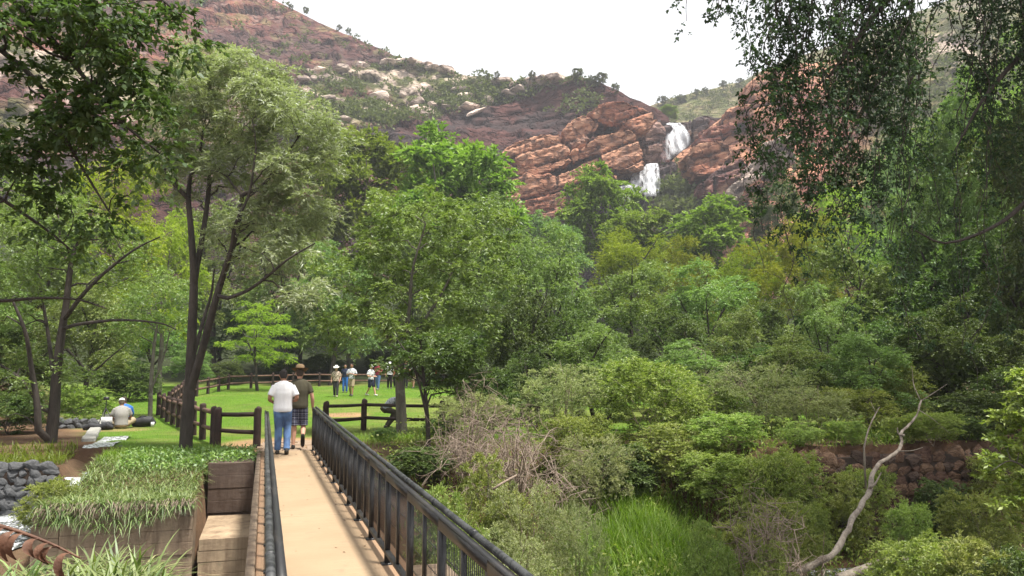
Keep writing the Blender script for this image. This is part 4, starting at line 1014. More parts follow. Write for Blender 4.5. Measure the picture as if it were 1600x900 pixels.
SHRUBS = [
 ('dshrub', 355, 560, 58, 60, 'grey bush behind the fence beside the forked trunk'),
 ('dshrub', 440, 555, 61, 90, 'dark bush behind the far fence near the brown hat'),
 ('dshrub', 505, 548, 62, 90, 'dark bush behind the fence above the patterned blouse'),
 ('dshrub', 600, 545, 64, 110, 'dark bush behind the white-shirted lawn visitors'),
 ('dshrub', 700, 540, 58, 110, 'dark bush behind the red-shirted lawn visitor'),
 ('mid', 300, 540, 50, 80, 'leafy bush behind the corner of the fence'),
 ('dshrub', 200, 560, 40, 100, 'dark green bush just behind the two sitters'),
 ('shrub', 130, 600, 29, 110, 'green bush left of the sitters near the gabion block'),
 ('dshrub', 20, 600, 23, 120, 'shaded bush under the many-stemmed tree on the left'),
 ('shrub', 1010, 552, 21, 175, 'rounded bright shrub right of the dark gap'),
 ('shrub2', 1085, 575, 22.5, 150, 'fresh green shrub touching the rounded bright shrub'),
 ('grey', 880, 548, 22, 170, 'grey-green feathery shrub behind the dry twigs'),
 ('grey', 1180, 545, 22, 170, 'pale grey-green shrub right of the fresh green ones'),
 ('grey', 1265, 590, 20, 150, 'grey-green shrub left of the fallen trunk top'),
 ('shrub', 1130, 640, 18.5, 170, 'green shrub in front of the pale grey shrubs'),
 ('shrub2', 1250, 655, 17.8, 150, 'narrow-leaved shrub beside the bare white stem'),
 ('shrub', 1330, 600, 21, 150, 'leafy shrub behind the fallen trunk'),
 ('shrub', 1395, 560, 23, 120, 'yellowish shrub behind the trunk tip'),
 ('shrub', 1455, 640, 18.6, 150, 'sunlit shrub overhanging the rubble wall'),
 ('dshrub', 1530, 600, 20, 150, 'dark shrub above the right part of the rubble wall'),
 ('dshrub', 1590, 560, 22, 150, 'dark shrub at the right edge above the wall'),
 ('shrub2', 760, 690, 13.2, 150, 'strappy green shrub beside the right railing'),
 ('grey', 825, 712, 12.6, 150, 'low grey-green shrub in front of the dry twigs'),
 ('grey', 930, 650, 17.5, 130, 'small grey shrub under the rounded bright shrub'),
 ('dshrub', 960, 680, 18.6, 140, 'dark leafy shrub behind the tall grass'),
 ('shrub2', 1195, 765, 13.6, 170, 'fine-leaved shrub on the bank left of the trunk'),
 ('shrub', 1255, 775, 14.6, 80, 'small shrub hanging over the bank beside the trunk foot'),
 ('dshrub', 655, 690, 18.0, 110, 'dark ferny undergrowth below the pole fence'),
 ('dshrub', 600, 672, 20.5, 110, 'dark undergrowth between railing and fence'),
 ('dshrub', 690, 650, 21, 120, 'dark undergrowth at the foot of the slender stems'),
 ('grey', 735, 600, 21.5, 140, 'grey shrub behind the pinkish dry twigs'),
 ('shrub', 1430, 826, 11.6, 170, 'leafy low shrub in front of the rubble wall'),
 ('shrub2', 1530, 824, 11.0, 190, 'dark glossy low shrub at the bottom right'),
 ('shrub', 1400, 868, 11.4, 90, 'low shrub beside the lying log'),
 ('dshrub', 1600, 830, 10.6, 150, 'low shrub in the bottom right corner'),
 ('shrub', 905, 640, 19, 110, 'small green shrub in front of the dark gap'),
 ('shrub2', 1060, 655, 19.0, 170, 'leafy shrub behind the bright tall grass'),
 ('shrub', 1215, 690, 16.2, 150, 'shrub under the arching dark twig by the wall'),
 ('grey', 790, 790, 11.0, 150, 'grey-green shrub low against the right railing'),
 ('shrub2', 700, 740, 11.8, 120, 'green shrub seen through the railing mesh'),
 ('shrub', 1130, 700, 17.3, 150, 'rounded shrub between tall grass and the bank'),
 ('shrub', 1320, 655, 18.3, 130, 'shrub hanging over the left end of the rubble wall'),
 ('shrub', 1410, 650, 18.9, 140, 'leafy spray hanging over the wall beside the trunk'),
 ('dshrub', 1505, 645, 19.2, 140, 'dark leafy spray over the top of the wall'),
 ('shrub', 80, 742, 13.6, 90, 'small leafy bush by the stream at the left'),
]
SHRUBS += [
 ('shrub2', 1205, 835, 12.0, 80, 'small green shrub left of the trunk foot'),
 ('shrub', 1415, 775, 14.9, 80, 'leafy shrub half hiding the trunk before the wall'),
 ('shrub', 1520, 760, 15.2, 110, 'leafy shrub in front of the right part of the wall'),
 ('mid', 930, 500, 25, 170, 'small tree rising behind the grey-green feathery shrub'),
 ('mid2', 1240, 520, 23.5, 170, 'small leafy tree above the pale grey-green shrub'),
 ('mid', 1345, 520, 22.5, 160, 'small leafy tree behind the bare white stem'),
 ('mid2', 1075, 530, 25, 160, 'small leafy tree above the fresh green shrub'),
 ('shrub', 1350, 720, 17.2, 90, 'small shrub growing out of the rubble wall behind the trunk'),
 ('shrub2', 1300, 730, 16.6, 110, 'loose shrub against the left end of the wall'),
 ('dshrub', 1470, 735, 17.4, 90, 'dark fern-like shrub against the middle of the wall'),
 ('shrub', 1570, 700, 17.8, 110, 'leafy shrub against the right end of the wall'),
 ('grey', 905, 760, 13.4, 90, 'small grey-green shrub left of the tall grass'),
 ('shrub2', 1105, 800, 12.6, 80, 'low green tuft of leaves right of the tall grass'),
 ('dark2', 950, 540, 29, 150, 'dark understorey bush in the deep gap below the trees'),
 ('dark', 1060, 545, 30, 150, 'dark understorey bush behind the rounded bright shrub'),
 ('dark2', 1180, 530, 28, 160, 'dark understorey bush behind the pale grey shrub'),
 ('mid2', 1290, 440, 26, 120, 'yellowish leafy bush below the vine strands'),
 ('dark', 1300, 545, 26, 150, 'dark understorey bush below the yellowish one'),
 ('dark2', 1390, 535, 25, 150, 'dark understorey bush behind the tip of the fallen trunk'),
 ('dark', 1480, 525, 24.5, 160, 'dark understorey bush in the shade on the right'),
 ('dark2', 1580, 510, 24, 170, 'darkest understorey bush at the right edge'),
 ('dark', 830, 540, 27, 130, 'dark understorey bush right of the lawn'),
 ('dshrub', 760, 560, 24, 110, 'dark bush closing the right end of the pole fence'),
]
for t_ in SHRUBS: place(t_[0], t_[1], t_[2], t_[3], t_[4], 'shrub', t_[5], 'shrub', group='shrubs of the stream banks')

# a tree traced from the picture: stems are pixel lines at a depth, the crown is a set of pixel ellipses
def traced_tree(name, label, stems, ells, d0, n_clumps, cr, twigs, lpt, ll, lw, leaf, bark, seed, name2='crown', extra_px=None, cat='tree', z_base=None, **k):
    base = P(*stems[0][0][0][:2], stems[0][0][0][2]) if len(stems[0][0][0]) > 2 else P(stems[0][0][0][0], stems[0][0][0][1], d0)
    skel = []; cnt = []; offs = 0
    for (pts, r0, r1, joint) in stems:
        w3 = np.array([P(p[0], p[1], p[2] if len(p) > 2 else d0) for p in pts]) - base
        if joint is None: w3[0, 2] -= 0.3
        q = spline(w3, max(6, 3 * len(pts)))
        j = -1
        if joint is not None:
            N = np.concatenate([s[0] for s in skel]); j = int(np.argmin(np.linalg.norm(N - q[0], axis=1))); q[0] = N[j]
        skel.append((q, r0, r1, j))
    env = []
    for (ex, ey, rx, ry, dd, rd) in ells:
        c = P(ex, ey, d0 + dd) - base; kx = (d0 + dd) / F; env.append((c, (rx * kx, rd, ry * kx), 1.0))
    extra = None if extra_px is None else np.array([P(*e) for e in extra_px]) - base
    wd, cw, cl = make_tree(name, skel, env, n_clumps, cr, twigs, lpt, ll, lw, leaf, bark, seed, extra=extra, **k)
    r = thing(name, label, cat, base); obj('trunk', wd, r); obj(name2, cw, r); return r

# the big forked tree beside the fence
D1 = 17.3
traced_tree('willow_tree', 'tall forked tree with dark trunk and feathery grey-green crown', [
  ([(290, 716), (292, 660), (297, 600), (300, 520), (303, 440), (300, 380), (294, 310)], 0.145, 0.055, None),
  ([(298, 610), (318, 540, 17.0), (338, 465, 16.8), (352, 420, 16.8), (372, 355, 16.7), (378, 305, 16.6)], 0.09, 0.045, 0),
  ([(303, 440), (318, 360, 17.6), (327, 285, 17.8), (322, 255, 17.9)], 0.07, 0.035, 0),
  ([(294, 310), (270, 285, 17.2), (256, 262, 17.1), (246, 235, 17.0)], 0.055, 0.02, 0),
  ([(294, 310), (298, 275, 17.5), (310, 252, 17.6), (318, 200, 17.8)], 0.055, 0.02, 0),
  ([(345, 445, 16.8), (360, 395, 16.3), (368, 350, 16.0), (390, 300, 16), (400, 230, 15.9)], 0.05, 0.02, 0),
  ([(345, 470, 16.8), (385, 455, 16.2), (420, 430, 15.8), (450, 405, 15.6), (492, 380, 15.4)], 0.045, 0.015, 0),
  ([(378, 305, 16.6), (410, 290, 16.4), (440, 250, 16.2), (470, 210, 16.2)], 0.05, 0.015, 0),
  ([(302, 560), (318, 500, 18), (330, 460, 18.3), (335, 420, 18.4)], 0.05, 0.02, 0),
  ([(322, 255, 17.9), (350, 230, 18.1), (375, 205, 18.2)], 0.03, 0.015, 0),
  ], [
  (365, 150, 95, 55, 0, 1.4), (320, 110, 50, 45, 0.4, 1.0), (430, 190, 80, 70, -.6, 1.3), (465, 290, 62, 80, -.8, 1.1), (300, 205, 65, 60, .3, 1.3),
  (385, 260, 90, 60, .2, 1.3), (455, 390, 60, 50, -1, 0.9), (390, 370, 55, 40, -.4, 1.0), (285, 270, 50, 45, .2, 0.9), (470, 460, 40, 35, -1.2, .6), (345, 95, 30, 25, 0, .6), (500, 330, 25, 60, -.6, .6), (400, 130, 60, 40, -.3, .9), (490, 240, 45, 70, -.8, .9), (250, 180, 35, 60, .4, .8), (440, 330, 60, 40, -.3, 1.0)],
  D1, 320, 0.42, 24, 13, 0.12, 0.021, 'leaf_willow', 'bark_dark', 21, shell=0.3, rtip=0.009, droop=0.35, hang=0.3, fwd=0.9, up=0.35, axisj=0.35)

# many-stemmed tree on the left bank
D2 = 20.0
traced_tree('spreading_tree', 'many-stemmed tree with bare spreading limbs on the left stream bank', [
  ([(78, 694), (85, 640), (88, 590), (95, 530), (103, 480), (110, 420), (118, 385)], 0.15, 0.05, None),
  ([(60, 690, 19.6), (58, 630, 19.5), (50, 580, 19.4), (40, 520, 19), (20, 470, 19)], 0.09, 0.03, 0),
  ([(100, 500), (130, 460, 19.5), (165, 425, 19.2), (210, 390, 19), (250, 370, 19)], 0.06, 0.015, 0),
  ([(103, 510), (150, 503, 19), (195, 500, 18.6), (250, 505, 18.4), (275, 515, 18.3)], 0.05, 0.012, 0),
  ([(88, 590), (100, 545, 20.4), (140, 580, 20.6), (170, 560, 20.7), (200, 535, 20.8)], 0.045, 0.012, 0),
  ([(85, 600), (75, 520, 20.6), (62, 440, 21), (58, 380, 21.2)], 0.06, 0.015, 0),
  ([(110, 420), (95, 380, 20.5), (90, 330, 20.8), (75, 290, 21)], 0.04, 0.012, 0),
  ([(70, 650), (40, 600, 20), (0, 570, 20), (-40, 550, 20)], 0.06, 0.02, 0),
  ], [(60, 350, 110, 70, 0, 1.8), (170, 400, 90, 55, 0, 1.6), (0, 450, 80, 80, 0, 1.6), (60, 580, 80, 50, 0.3, 1.4), (210, 440, 60, 40, 0, 1.0), (0, 620, 60, 40, 0, 1)],
  D2, 150, 0.42, 18, 11, 0.085, 0.032, 'leaf_mid', 'bark_dark', 22, shell=0.35, rtip=0.009, droop=0.35)

# the lawn tree behind the right pole fence
D3 = 23.5
traced_tree('lawn_tree', 'olive green tree with leaning grey trunk behind the right pole fence', [
  ([(628, 675), (626, 630), (624, 590), (622, 560), (605, 520), (590, 490)], 0.17, 0.07, None),
  ([(624, 590), (632, 540, 23), (640, 480, 22.8), (645, 420, 22.6), (665, 350, 22.5)], 0.09, 0.02, 0),
  ([(622, 565), (600, 500, 24), (575, 470, 24.2), (540, 450, 24.5)], 0.07, 0.02, 0),
  ([(632, 540, 23), (670, 490, 23.4), (700, 440, 23.6), (720, 390, 23.8)], 0.06, 0.02, 0),
  ], [(660, 350, 110, 60, 0, 2.2), (570, 420, 95, 65, 0, 2.0), (725, 420, 105, 75, 0, 2.0), (600, 330, 50, 40, 0, 1.2), (760, 340, 50, 40, 0, 1.0), (650, 490, 120, 50, -.3, 1.9), (540, 500, 60, 45, 0, 1.2), (740, 510, 60, 50, -.5, 1.2), (640, 520, 110, 26, -0.8, 1.5)],
  D3, 190, 0.44, 20, 12, 0.115, 0.040, 'leaf_mid', 'bark_grey', 23, shell=0.3, rtip=0.009, droop=0.35)
traced_tree('sapling', 'slender dark forked sapling in front of the lawn tree', [
  ([(672, 720), (668, 660), (664, 610), (660, 570), (655, 520)], 0.06, 0.025, None),
  ([(668, 655), (655, 600, 18.8), (640, 560, 18.6), (620, 530, 18.5)], 0.04, 0.012, 0),
  ([(664, 610), (680, 560, 19.2), (700, 520, 19.3)], 0.03, 0.012, 0)],
  [(660, 560, 70, 35, 0, 0.9), (720, 560, 45, 45, 0.2, 0.8), (690, 600, 35, 25, 0, .6)], 19.0, 60, 0.34, 20, 11, 0.09, 0.03, 'leaf_dark', 'bark_dark', 24, shell=0.3, rtip=0.007)
traced_tree('slender_tree', 'slender grey-stemmed tree behind the fence corner', [
  ([(235, 648), (236, 600), (240, 550), (246, 500)], 0.09, 0.05, None), ([(236, 610), (255, 560, 31), (265, 520, 31)], 0.05, 0.02, 0)],
  [(250, 470, 60, 50, 0, 1.5), (220, 500, 40, 40, 0, 1.2)], 31.0, 50, 0.5, 20, 11, 0.10, 0.035, 'leaf_light' if 'leaf_light' in M else 'leaf_mid', 'bark_grey', 25, shell=0.3)

# branches of a tree above the camera on the left
rngo = np.random.RandomState(31)
traced_tree('overhanging_tree', 'dark leafy branches hanging into the top left corner', [
  ([(-900, 900, 4.0), (-860, 500, 4.2), (-760, 200, 4.6), (-500, 0, 5.0), (-250, -120, 5.2)], 0.16, 0.06, None),
  ([(-250, -120, 5.2), (-60, -60, 5.2), (80, 60, 5.2), (180, 180, 5.2), (250, 240, 5.1)], 0.03, 0.006, 0),
  ([(-250, -120, 5.2), (-50, 40, 5.5), (60, 130, 5.5), (110, 230, 5.5), (170, 330, 5.5)], 0.028, 0.006, 0),
  ([(-250, -120, 5.2), (-30, -140, 4.9), (160, -70, 4.9), (290, 30, 4.8)], 0.03, 0.006, 0),
  ([(-500, 0, 5.0), (-250, 180, 5.6), (-80, 260, 5.8), (60, 350, 5.9), (110, 390, 5.9)], 0.03, 0.006, 0),
  ([(-250, -120, 5.2), (-20, -240, 5.6), (150, -260, 5.8)], 0.03, 0.008, 0),
  ], [(20, 60, 130, 110, 0, 0.5), (190, 40, 90, 60, -.1, 0.45), (120, 190, 90, 70, 0.1, 0.45), (0, 240, 90, 90, 0.3, .5), (190, 110, 70, 60, 0, .4), (60, 320, 50, 40, .4, .3), (0, -150, 200, 120, .3, .7), (200, -120, 120, 70, 0, .6), (-200, 50, 120, 150, 0.2, .6)],
  5.2, 215, 0.23, 13, 12, 0.052, 0.027, 'leaf_over', 'bark_dark', 26, shell=0.2, rtip=0.003, lift=-0.02, droop=0.3, hang=0.35, flat=0.8, up=0.0,
  extra_px=[(250, 240, 5.1), (275, 200, 5.1), (290, 30, 4.8), (300, 70, 4.8), (255, 170, 5.0), (175, 335, 5.5), (110, 390, 5.9), (150, 360, 5.6), (230, 250, 5.1), (185, 260, 5.2), (60, 350, 5.7)])

# hanging vine tree, top right
vr = np.random.RandomState(41)
vbase = P(1750, 700, 13.0); vbase[2] = float(TH(vbase[0], vbase[1]))
vt = thing('vine_tree', 'tree draped with dark hanging vine strands at the top right', 'tree', vbase)
limbs = []
def pl(pts, n=14): return spline([P(*p) for p in pts], n) - vbase
limbs.append((np.concatenate([[np.zeros(3) - (0, 0, .3)], pl([(1740, 350, 13), (1700, 0, 12.6), (1640, -200, 12.2)], 8)]), 0.28, 0.14))
limbs.append((pl([(1640, -200, 12.2), (1520, -120, 11.8), (1440, -40, 11.4), (1385, 0, 11.2), (1340, 60, 11.1), (1295, 120, 11.0)]), 0.10, 0.02))
limbs.append((pl([(1640, -200, 12.2), (1480, -200, 11.6), (1330, -150, 11.0), (1200, -60, 10.6), (1100, -10, 10.4)]), 0.09, 0.012))
limbs.append((pl([(1700, 0, 12.6), (1620, 60, 12.4), (1540, 150, 12.2), (1500, 220, 12.2)]), 0.06, 0.012))
limbs.append((pl([(1740, 200, 13), (1620, 300, 12.6), (1560, 350, 12.4), (1480, 380, 12.3), (1430, 360, 12.3)]), 0.05, 0.01))
limbs.append((pl([(1640, -200, 12.2), (1500, -280, 13.5), (1350, -300, 14.2)]), 0.09, 0.03))
mb = MB(); strands = []
for p, r0, r1 in limbs: mb.tube(p, np.linspace(r0, r1, len(p)), 7, caps=False)
def strand(px, y0, y1, d, dens, wid):
    n = max(4, int((y1 - y0) / 25)); yy = np.linspace(y0, y1, n)
    xx = px + np.cumsum(vr.normal(0, 9.0, n)); dd = d + np.cumsum(vr.normal(0, 0.04, n))
    p = np.array([P(a, b, c) for a, b, c in zip(xx, yy, dd)]) - vbase; q = spline(p, n * 3)
    mb.tube(q, np.linspace(0.011, 0.004, len(q)), 4, caps=False); strands.append((q, dens, wid))
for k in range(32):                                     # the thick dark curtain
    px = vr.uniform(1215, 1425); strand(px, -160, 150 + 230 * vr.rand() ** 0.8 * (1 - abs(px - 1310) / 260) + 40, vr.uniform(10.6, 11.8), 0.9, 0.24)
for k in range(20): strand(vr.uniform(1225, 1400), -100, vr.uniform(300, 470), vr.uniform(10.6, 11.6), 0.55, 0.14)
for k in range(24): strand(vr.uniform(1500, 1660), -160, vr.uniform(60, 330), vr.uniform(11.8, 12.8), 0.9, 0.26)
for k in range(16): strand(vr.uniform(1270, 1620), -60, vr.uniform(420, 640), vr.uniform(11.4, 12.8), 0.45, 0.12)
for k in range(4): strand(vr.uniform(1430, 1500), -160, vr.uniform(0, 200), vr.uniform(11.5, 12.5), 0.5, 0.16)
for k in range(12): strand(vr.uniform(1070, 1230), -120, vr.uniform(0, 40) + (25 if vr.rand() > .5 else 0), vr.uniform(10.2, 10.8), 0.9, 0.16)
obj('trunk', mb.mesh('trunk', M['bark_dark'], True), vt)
CL = []; CR = []
for q, dens, wid in strands:
    L = np.linalg.norm(np.diff(q, axis=0), axis=1).sum(); n = int(L * 7.5 * dens)
    i = vr.rand(n) * (len(q) - 1.001); a = i.astype(int); f = (i - a)[:, None]
    CL.append(q[a] * (1 - f) + q[a + 1] * f + vr.normal(size=(n, 3)) * wid * .45); CR.append(vr.uniform(.35, 1.0, n) * wid)
CL = np.concatenate(CL); CR = np.concatenate(CR)
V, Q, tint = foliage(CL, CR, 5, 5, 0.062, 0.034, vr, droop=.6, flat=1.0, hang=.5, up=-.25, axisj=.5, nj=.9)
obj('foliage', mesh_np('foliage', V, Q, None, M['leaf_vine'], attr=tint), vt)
# unseen crown above the frame, shaped and extended to shade vines and right wood
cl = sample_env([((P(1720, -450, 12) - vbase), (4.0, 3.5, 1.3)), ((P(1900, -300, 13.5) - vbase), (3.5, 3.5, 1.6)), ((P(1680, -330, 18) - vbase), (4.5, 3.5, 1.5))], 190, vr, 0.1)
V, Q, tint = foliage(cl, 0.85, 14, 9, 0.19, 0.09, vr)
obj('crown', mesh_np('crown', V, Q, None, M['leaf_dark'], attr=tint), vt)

# a bare arching stem reaching in from the left edge
st = spline([P(-160, 475, 6.0), P(0, 470, 6.0), P(60, 466, 6.0), P(120, 468, 6.0), P(166, 482, 6.0)], 24)
b0 = np.array((st[0][0] - 0.3, 6.0, float(TH(st[0][0] - 0.3, 6.0))))
sr = thing('arching_stem', 'thin dark arching stem reaching in from the left edge', 'stem', b0)
full = np.concatenate([spline([b0, b0 + (0, 0, 1.2), st[0]], 8)[:-1], st]) - b0
MB().tube(full, np.linspace(0.022, 0.005, len(full)), 6).build('stem', M['bark_dark'], sr)
for k in range(9, len(full) - 1, 1):
    dvec = full[k + 1] - full[k]; dvec /= np.linalg.norm(dvec)
    MB().tube([full[k], full[k] + dvec * 0.03 + (0, 0, 0.022)], [0.006, 0.001], 4).build('leaf_stub', M['bark_dark'], sr)

# dry twiggy bush
def twig_bush(label, px, top, d, wpx, n, seed, mat='twig_dry'):
    rng = np.random.RandomState(seed); p = P(px, top, d); z0 = float(TH(p[0], d)); H = p[2] - z0; W = wpx * d / F
    r = thing('dry_bush', label, 'bush', (p[0], d, z0)); mb = MB()
    for k in range(n):
        a = rng.uniform(0, 6.28); q = [np.array((rng.normal(0, .15), rng.normal(0, .15), 0.0))]
        dv = np.array((math.cos(a) * 0.6, math.sin(a) * .6, rng.uniform(.6, 1.4))); L = 0
        while L < H * 1.25:
            dv = unit(dv + rng.normal(size=3) * 0.22 + np.array((math.cos(a), math.sin(a), -0.45)) * 0.10 * L); q.append(q[-1] + dv * 0.22); L += 0.22
        q = np.array(q); q[:, 0] *= W / (2 * H); mb.tube(q, np.linspace(0.016, 0.004, len(q)), 4, caps=False)
        for b in range(10):
            j = rng.randint(len(q) // 3, len(q)); dv2 = unit(rng.normal(size=3) + (0, 0, .35)); l2 = rng.uniform(.2, .6)
            e = q[j] + dv2 * l2; m_ = (q[j] + e) / 2 + rng.normal(size=3) * .05; mb.tube([q[j], m_, e], [0.008, .0055, .003], 3, caps=False)
            for c in range(3):
                o = m_ if c % 2 else e; mb.tube([o, o + unit(rng.normal(size=3)) * rng.uniform(.1, .3)], [0.005, .002], 3, caps=False)
    mb.build('twigs', M[mat], r); return r
twig_bush('pinkish dry twiggy bush in front of the dark trees', 800, 580, 17.5, 230, 48, 1)
twig_bush('bare grey twigs at the right of the lawn fence', 735, 610, 18.0, 150, 26, 2)
twig_bush('bare twigs among the grey-green shrubs right of centre', 1120, 530, 24, 120, 16, 3)
twig_bush('dry brush pile at the foot of the fallen trunk', 1195, 830, 12.6, 110, 22, 4)

# strap leaves: blades that arch over
def blades(base, L, W, rng, lean=0.7, seg=4, bend=1.0, dirs=None):
    n = len(base); a = rng.uniform(0, 6.283, n) if dirs is None else dirs
    h = np.stack([np.cos(a), np.sin(a), 0 * a], -1); sd = np.stack([-np.sin(a), np.cos(a), 0 * a], -1)
    k = rng.uniform(0.4, 1.0, n) * lean; V = []
    for i in range(seg + 1):
        t = i / seg
        c = base + h * (L * (k * t ** 1.3))[:, None] + np.array((0, 0, 1.0)) * (L * (t - bend * k * t * t * 0.85))[:, None]
        wd = (W * (1 - t ** 2.2) * (0.55 + 0.45 * min(1, t * 4)) + 0.001)[:, None]
        V += [c - sd * wd / 2, c + sd * wd / 2]
    V = np.stack(V, 1); m = 2 * (seg + 1)
    q = np.array([[2 * i, 2 * i + 1, 2 * i + 3, 2 * i + 2] for i in range(seg)])
    Q = (np.arange(n)[:, None, None] * m + q[None]).reshape(-1, 4)
    return V.reshape(-1, 3), Q, np.repeat(np.clip(rng.rand(n), 0, .97), seg)
def ground_pts(X, s): 
    p = bu[None] * s[:, None] + bv[None] * X[:, None]; return np.concatenate([p, TH(p[:, 0], p[:, 1])[:, None]], 1)
gr = np.random.RandomState(51)
# variegated ground cover on the terrace behind the block wall
n = 6500; X = gr.uniform(-3.2, -0.1, n); s = 14.08 + 3.9 * gr.rand(n) ** 1.25
bp = ground_pts(X, s); keep = (np.hypot(bp[:, 0] + 7.07, bp[:, 1] - 17.3) > 0.35) & ((X < -1.05) | (s > 17.4)); bp = bp[keep]
bp[:, 2] = np.maximum(bp[:, 2], -0.40)
V, Q, tn = blades(bp, gr.uniform(0.15, 0.34, len(bp)), gr.uniform(0.012, 0.022, len(bp)), gr, 1.25, 3)
tag(obj('ground_cover', mesh_np('ground_cover', V, Q, None, M['leaf_strap'], attr=tn)), 'strappy variegated ground cover spilling over the block wall', 'ground cover', kind='stuff')
# curtain of it hanging over the wall edge
n = 900; X = gr.uniform(-3.25, -1.0, n); bp = ground_pts(X, np.full(n, 14.35)); bp[:, :2] -= bu * gr.uniform(.2, .36, n)[:, None]; bp[:, 2] = -0.46 + gr.uniform(-.25, .1, n) * (fbm(np.stack([X * 1.7, X * 0, X * 0], -1), 3, 4) + .6)
V, Q, tn = blades(bp, gr.uniform(0.15, 0.4, n) * (.6 + .8 * gr.rand(n) ** 3), gr.uniform(0.012, 0.02, n), gr, 1.1, 4, 1.6, dirs=gr.normal(-math.pi / 2 - BA, 0.7, n))
tag(obj('trailing_plants', mesh_np('trailing_plants', V, Q, None, M['leaf_strap'], attr=tn)), 'strappy leaves trailing down the face of the block wall', 'ground cover', kind='stuff')
n = 500; X = gr.uniform(-3.2, -1.0, n); bp = ground_pts(X, np.full(n, 14.02)); bp[:, 2] = -0.38 + gr.uniform(-.06, .04, n)
V, Q, tn = blades(bp, gr.uniform(.12, .45, n) * gr.rand(n), gr.uniform(.005, .012, n), gr, .9, 3, 2.2, dirs=gr.normal(-math.pi / 2 - BA, .5, n))
tag(obj('dry_roots', mesh_np('dry_roots', V, Q, None, M['twig_dry'])), 'dry roots and dead leaves hanging from the terrace edge', 'roots', kind='stuff')
# low leafy cover near the bridge end
n = 2600; X = gr.uniform(-2.6, -0.12, n); s = gr.uniform(16.5, 18.3, n); bp = ground_pts(X, s); bp[:, 2] = np.maximum(bp[:, 2], np.where(X > -.95, -0.03, -.3))
V, Q = leaf_cards(bp + np.stack([0 * X, 0 * X, gr.uniform(0, .2, n)], -1), gr.normal(size=(n, 3)) + (0, 0, .2), gr.normal(size=(n, 3)) * .5 + (0, 0, 1), gr.uniform(.05, .1, n), gr.uniform(.03, .05, n))
tag(obj('creeper', mesh_np('creeper', V, Q, None, M['leaf_mid'], attr=np.clip(gr.rand(n), 0, .96))), 'low green creeper beside the far end of the bridge', 'creeper', kind='stuff')
# bright tall grass in the ravine
n = 9000; cx = gr.normal(0, 1, n); cz = gr.normal(0, 1, n)
cen = G(1010, 868, -1.9); q = np.stack([cen[0] + cx * .8, cen[1] + cz * 1.2], -1)
bp = np.concatenate([q, TH(q[:, 0], q[:, 1])[:, None]], 1); rr_ = np.hypot(cx, cz)
V, Q, tn = blades(bp, gr.uniform(.6, 1.25, n) * np.clip(1.25 - .25 * rr_, .4, 1.1), gr.uniform(.011, .020, n), gr, .75, 3)
tag(obj('tall_grass', mesh_np('tall_grass', V, Q, None, M['grass_tall'], attr=tn)), 'bright tall grass in the stream bed right of the bridge', 'grass', kind='stuff')
# mixed weeds and grass over the banks of the ravine
n = 30000; X = gr.uniform(1.3, 17, n); s = gr.uniform(7.5, 20.5, n); bp = ground_pts(X, s); k_ = fbm(bp * .7, 3, 8) + .12 * gr.normal(size=n) > -.08; bp = bp[k_]; n = len(bp)
V, Q, tn = blades(bp, gr.uniform(.2, .6, n), gr.uniform(.008, .016, n), gr, .85, 2)
tag(obj('bank_grass', mesh_np('bank_grass', V, Q, None, M['grass_tall'], attr=tn * .7)), 'rough grass and weeds covering the ravine banks', 'grass', kind='stuff')
n = 40000; X = gr.uniform(1.3, 17, n); s = gr.uniform(7.5, 20.5, n); bp = ground_pts(X, s); k_ = fbm(bp * .5 + 40, 3, 18) + .1 * gr.normal(size=n) > 0; bp = bp[k_]; n = len(bp)
V, Q = leaf_cards(bp + np.stack([np.zeros(n)] * 2 + [gr.rand(n) ** 2 * .6], -1), gr.normal(size=(n, 3)) + (0, 0, .2), gr.normal(size=(n, 3)) * .6 + (0, 0, 1), gr.uniform(.06, .13, n), gr.uniform(.025, .05, n))
tag(obj('weeds', mesh_np('weeds', V, Q, None, M['leaf_shrub'], attr=np.clip(gr.rand(n), 0, .96))), 'low leafy weeds on the ravine banks', 'weeds', kind='stuff')
# lawn blades
n = 55000; y = 17.5 + 34 * gr.rand(n) ** 1.5; x = gr.uniform(-20, 4, n) * (y / 40 + .4) - 1.5
X, s = XS(x, y); ok = (s > 17.8) & (X + 3.3 + .27 * (s - 20) > 0.1) & (np.hypot((X - .55) / 1.6, (s - 20.2) / 2.6) > 1.05) & ((X < 1.3) | (s > 21.5)) & (x < 6)
bp = np.stack([x, y, TH(x, y)], -1)[ok]; n = len(bp); far_ = np.clip(bp[:, 1] / 25, .8, 2)
V, Q, tn = blades(bp, gr.uniform(.04, .10, n) * far_, gr.uniform(.008, .014, n) * far_, gr, .7, 1)
tag(obj('lawn_grass', mesh_np('lawn_grass', V, Q, None, M['grass_lawn'], attr=tn)), 'short bright green grass of the lawn', 'grass', kind='stuff')
n = 5000; e = gr.rand(n); X = np.where(gr.rand(n) < .5, gr.uniform(-3.2, -.6, n), gr.uniform(1.4, 6, n)); s = np.where(X < 0, gr.uniform(17.4, 19.5, n), gr.uniform(19.5, 22, n)); bp = ground_pts(X, s)
V, Q, tn = blades(bp, gr.uniform(.12, .32, n), gr.uniform(.007, .012, n), gr, .7, 3)
tag(obj('edge_grass', mesh_np('edge_grass', V, Q, None, M['grass_tall'], attr=tn)), 'longer grass along the front edge of the lawn', 'grass', kind='stuff')
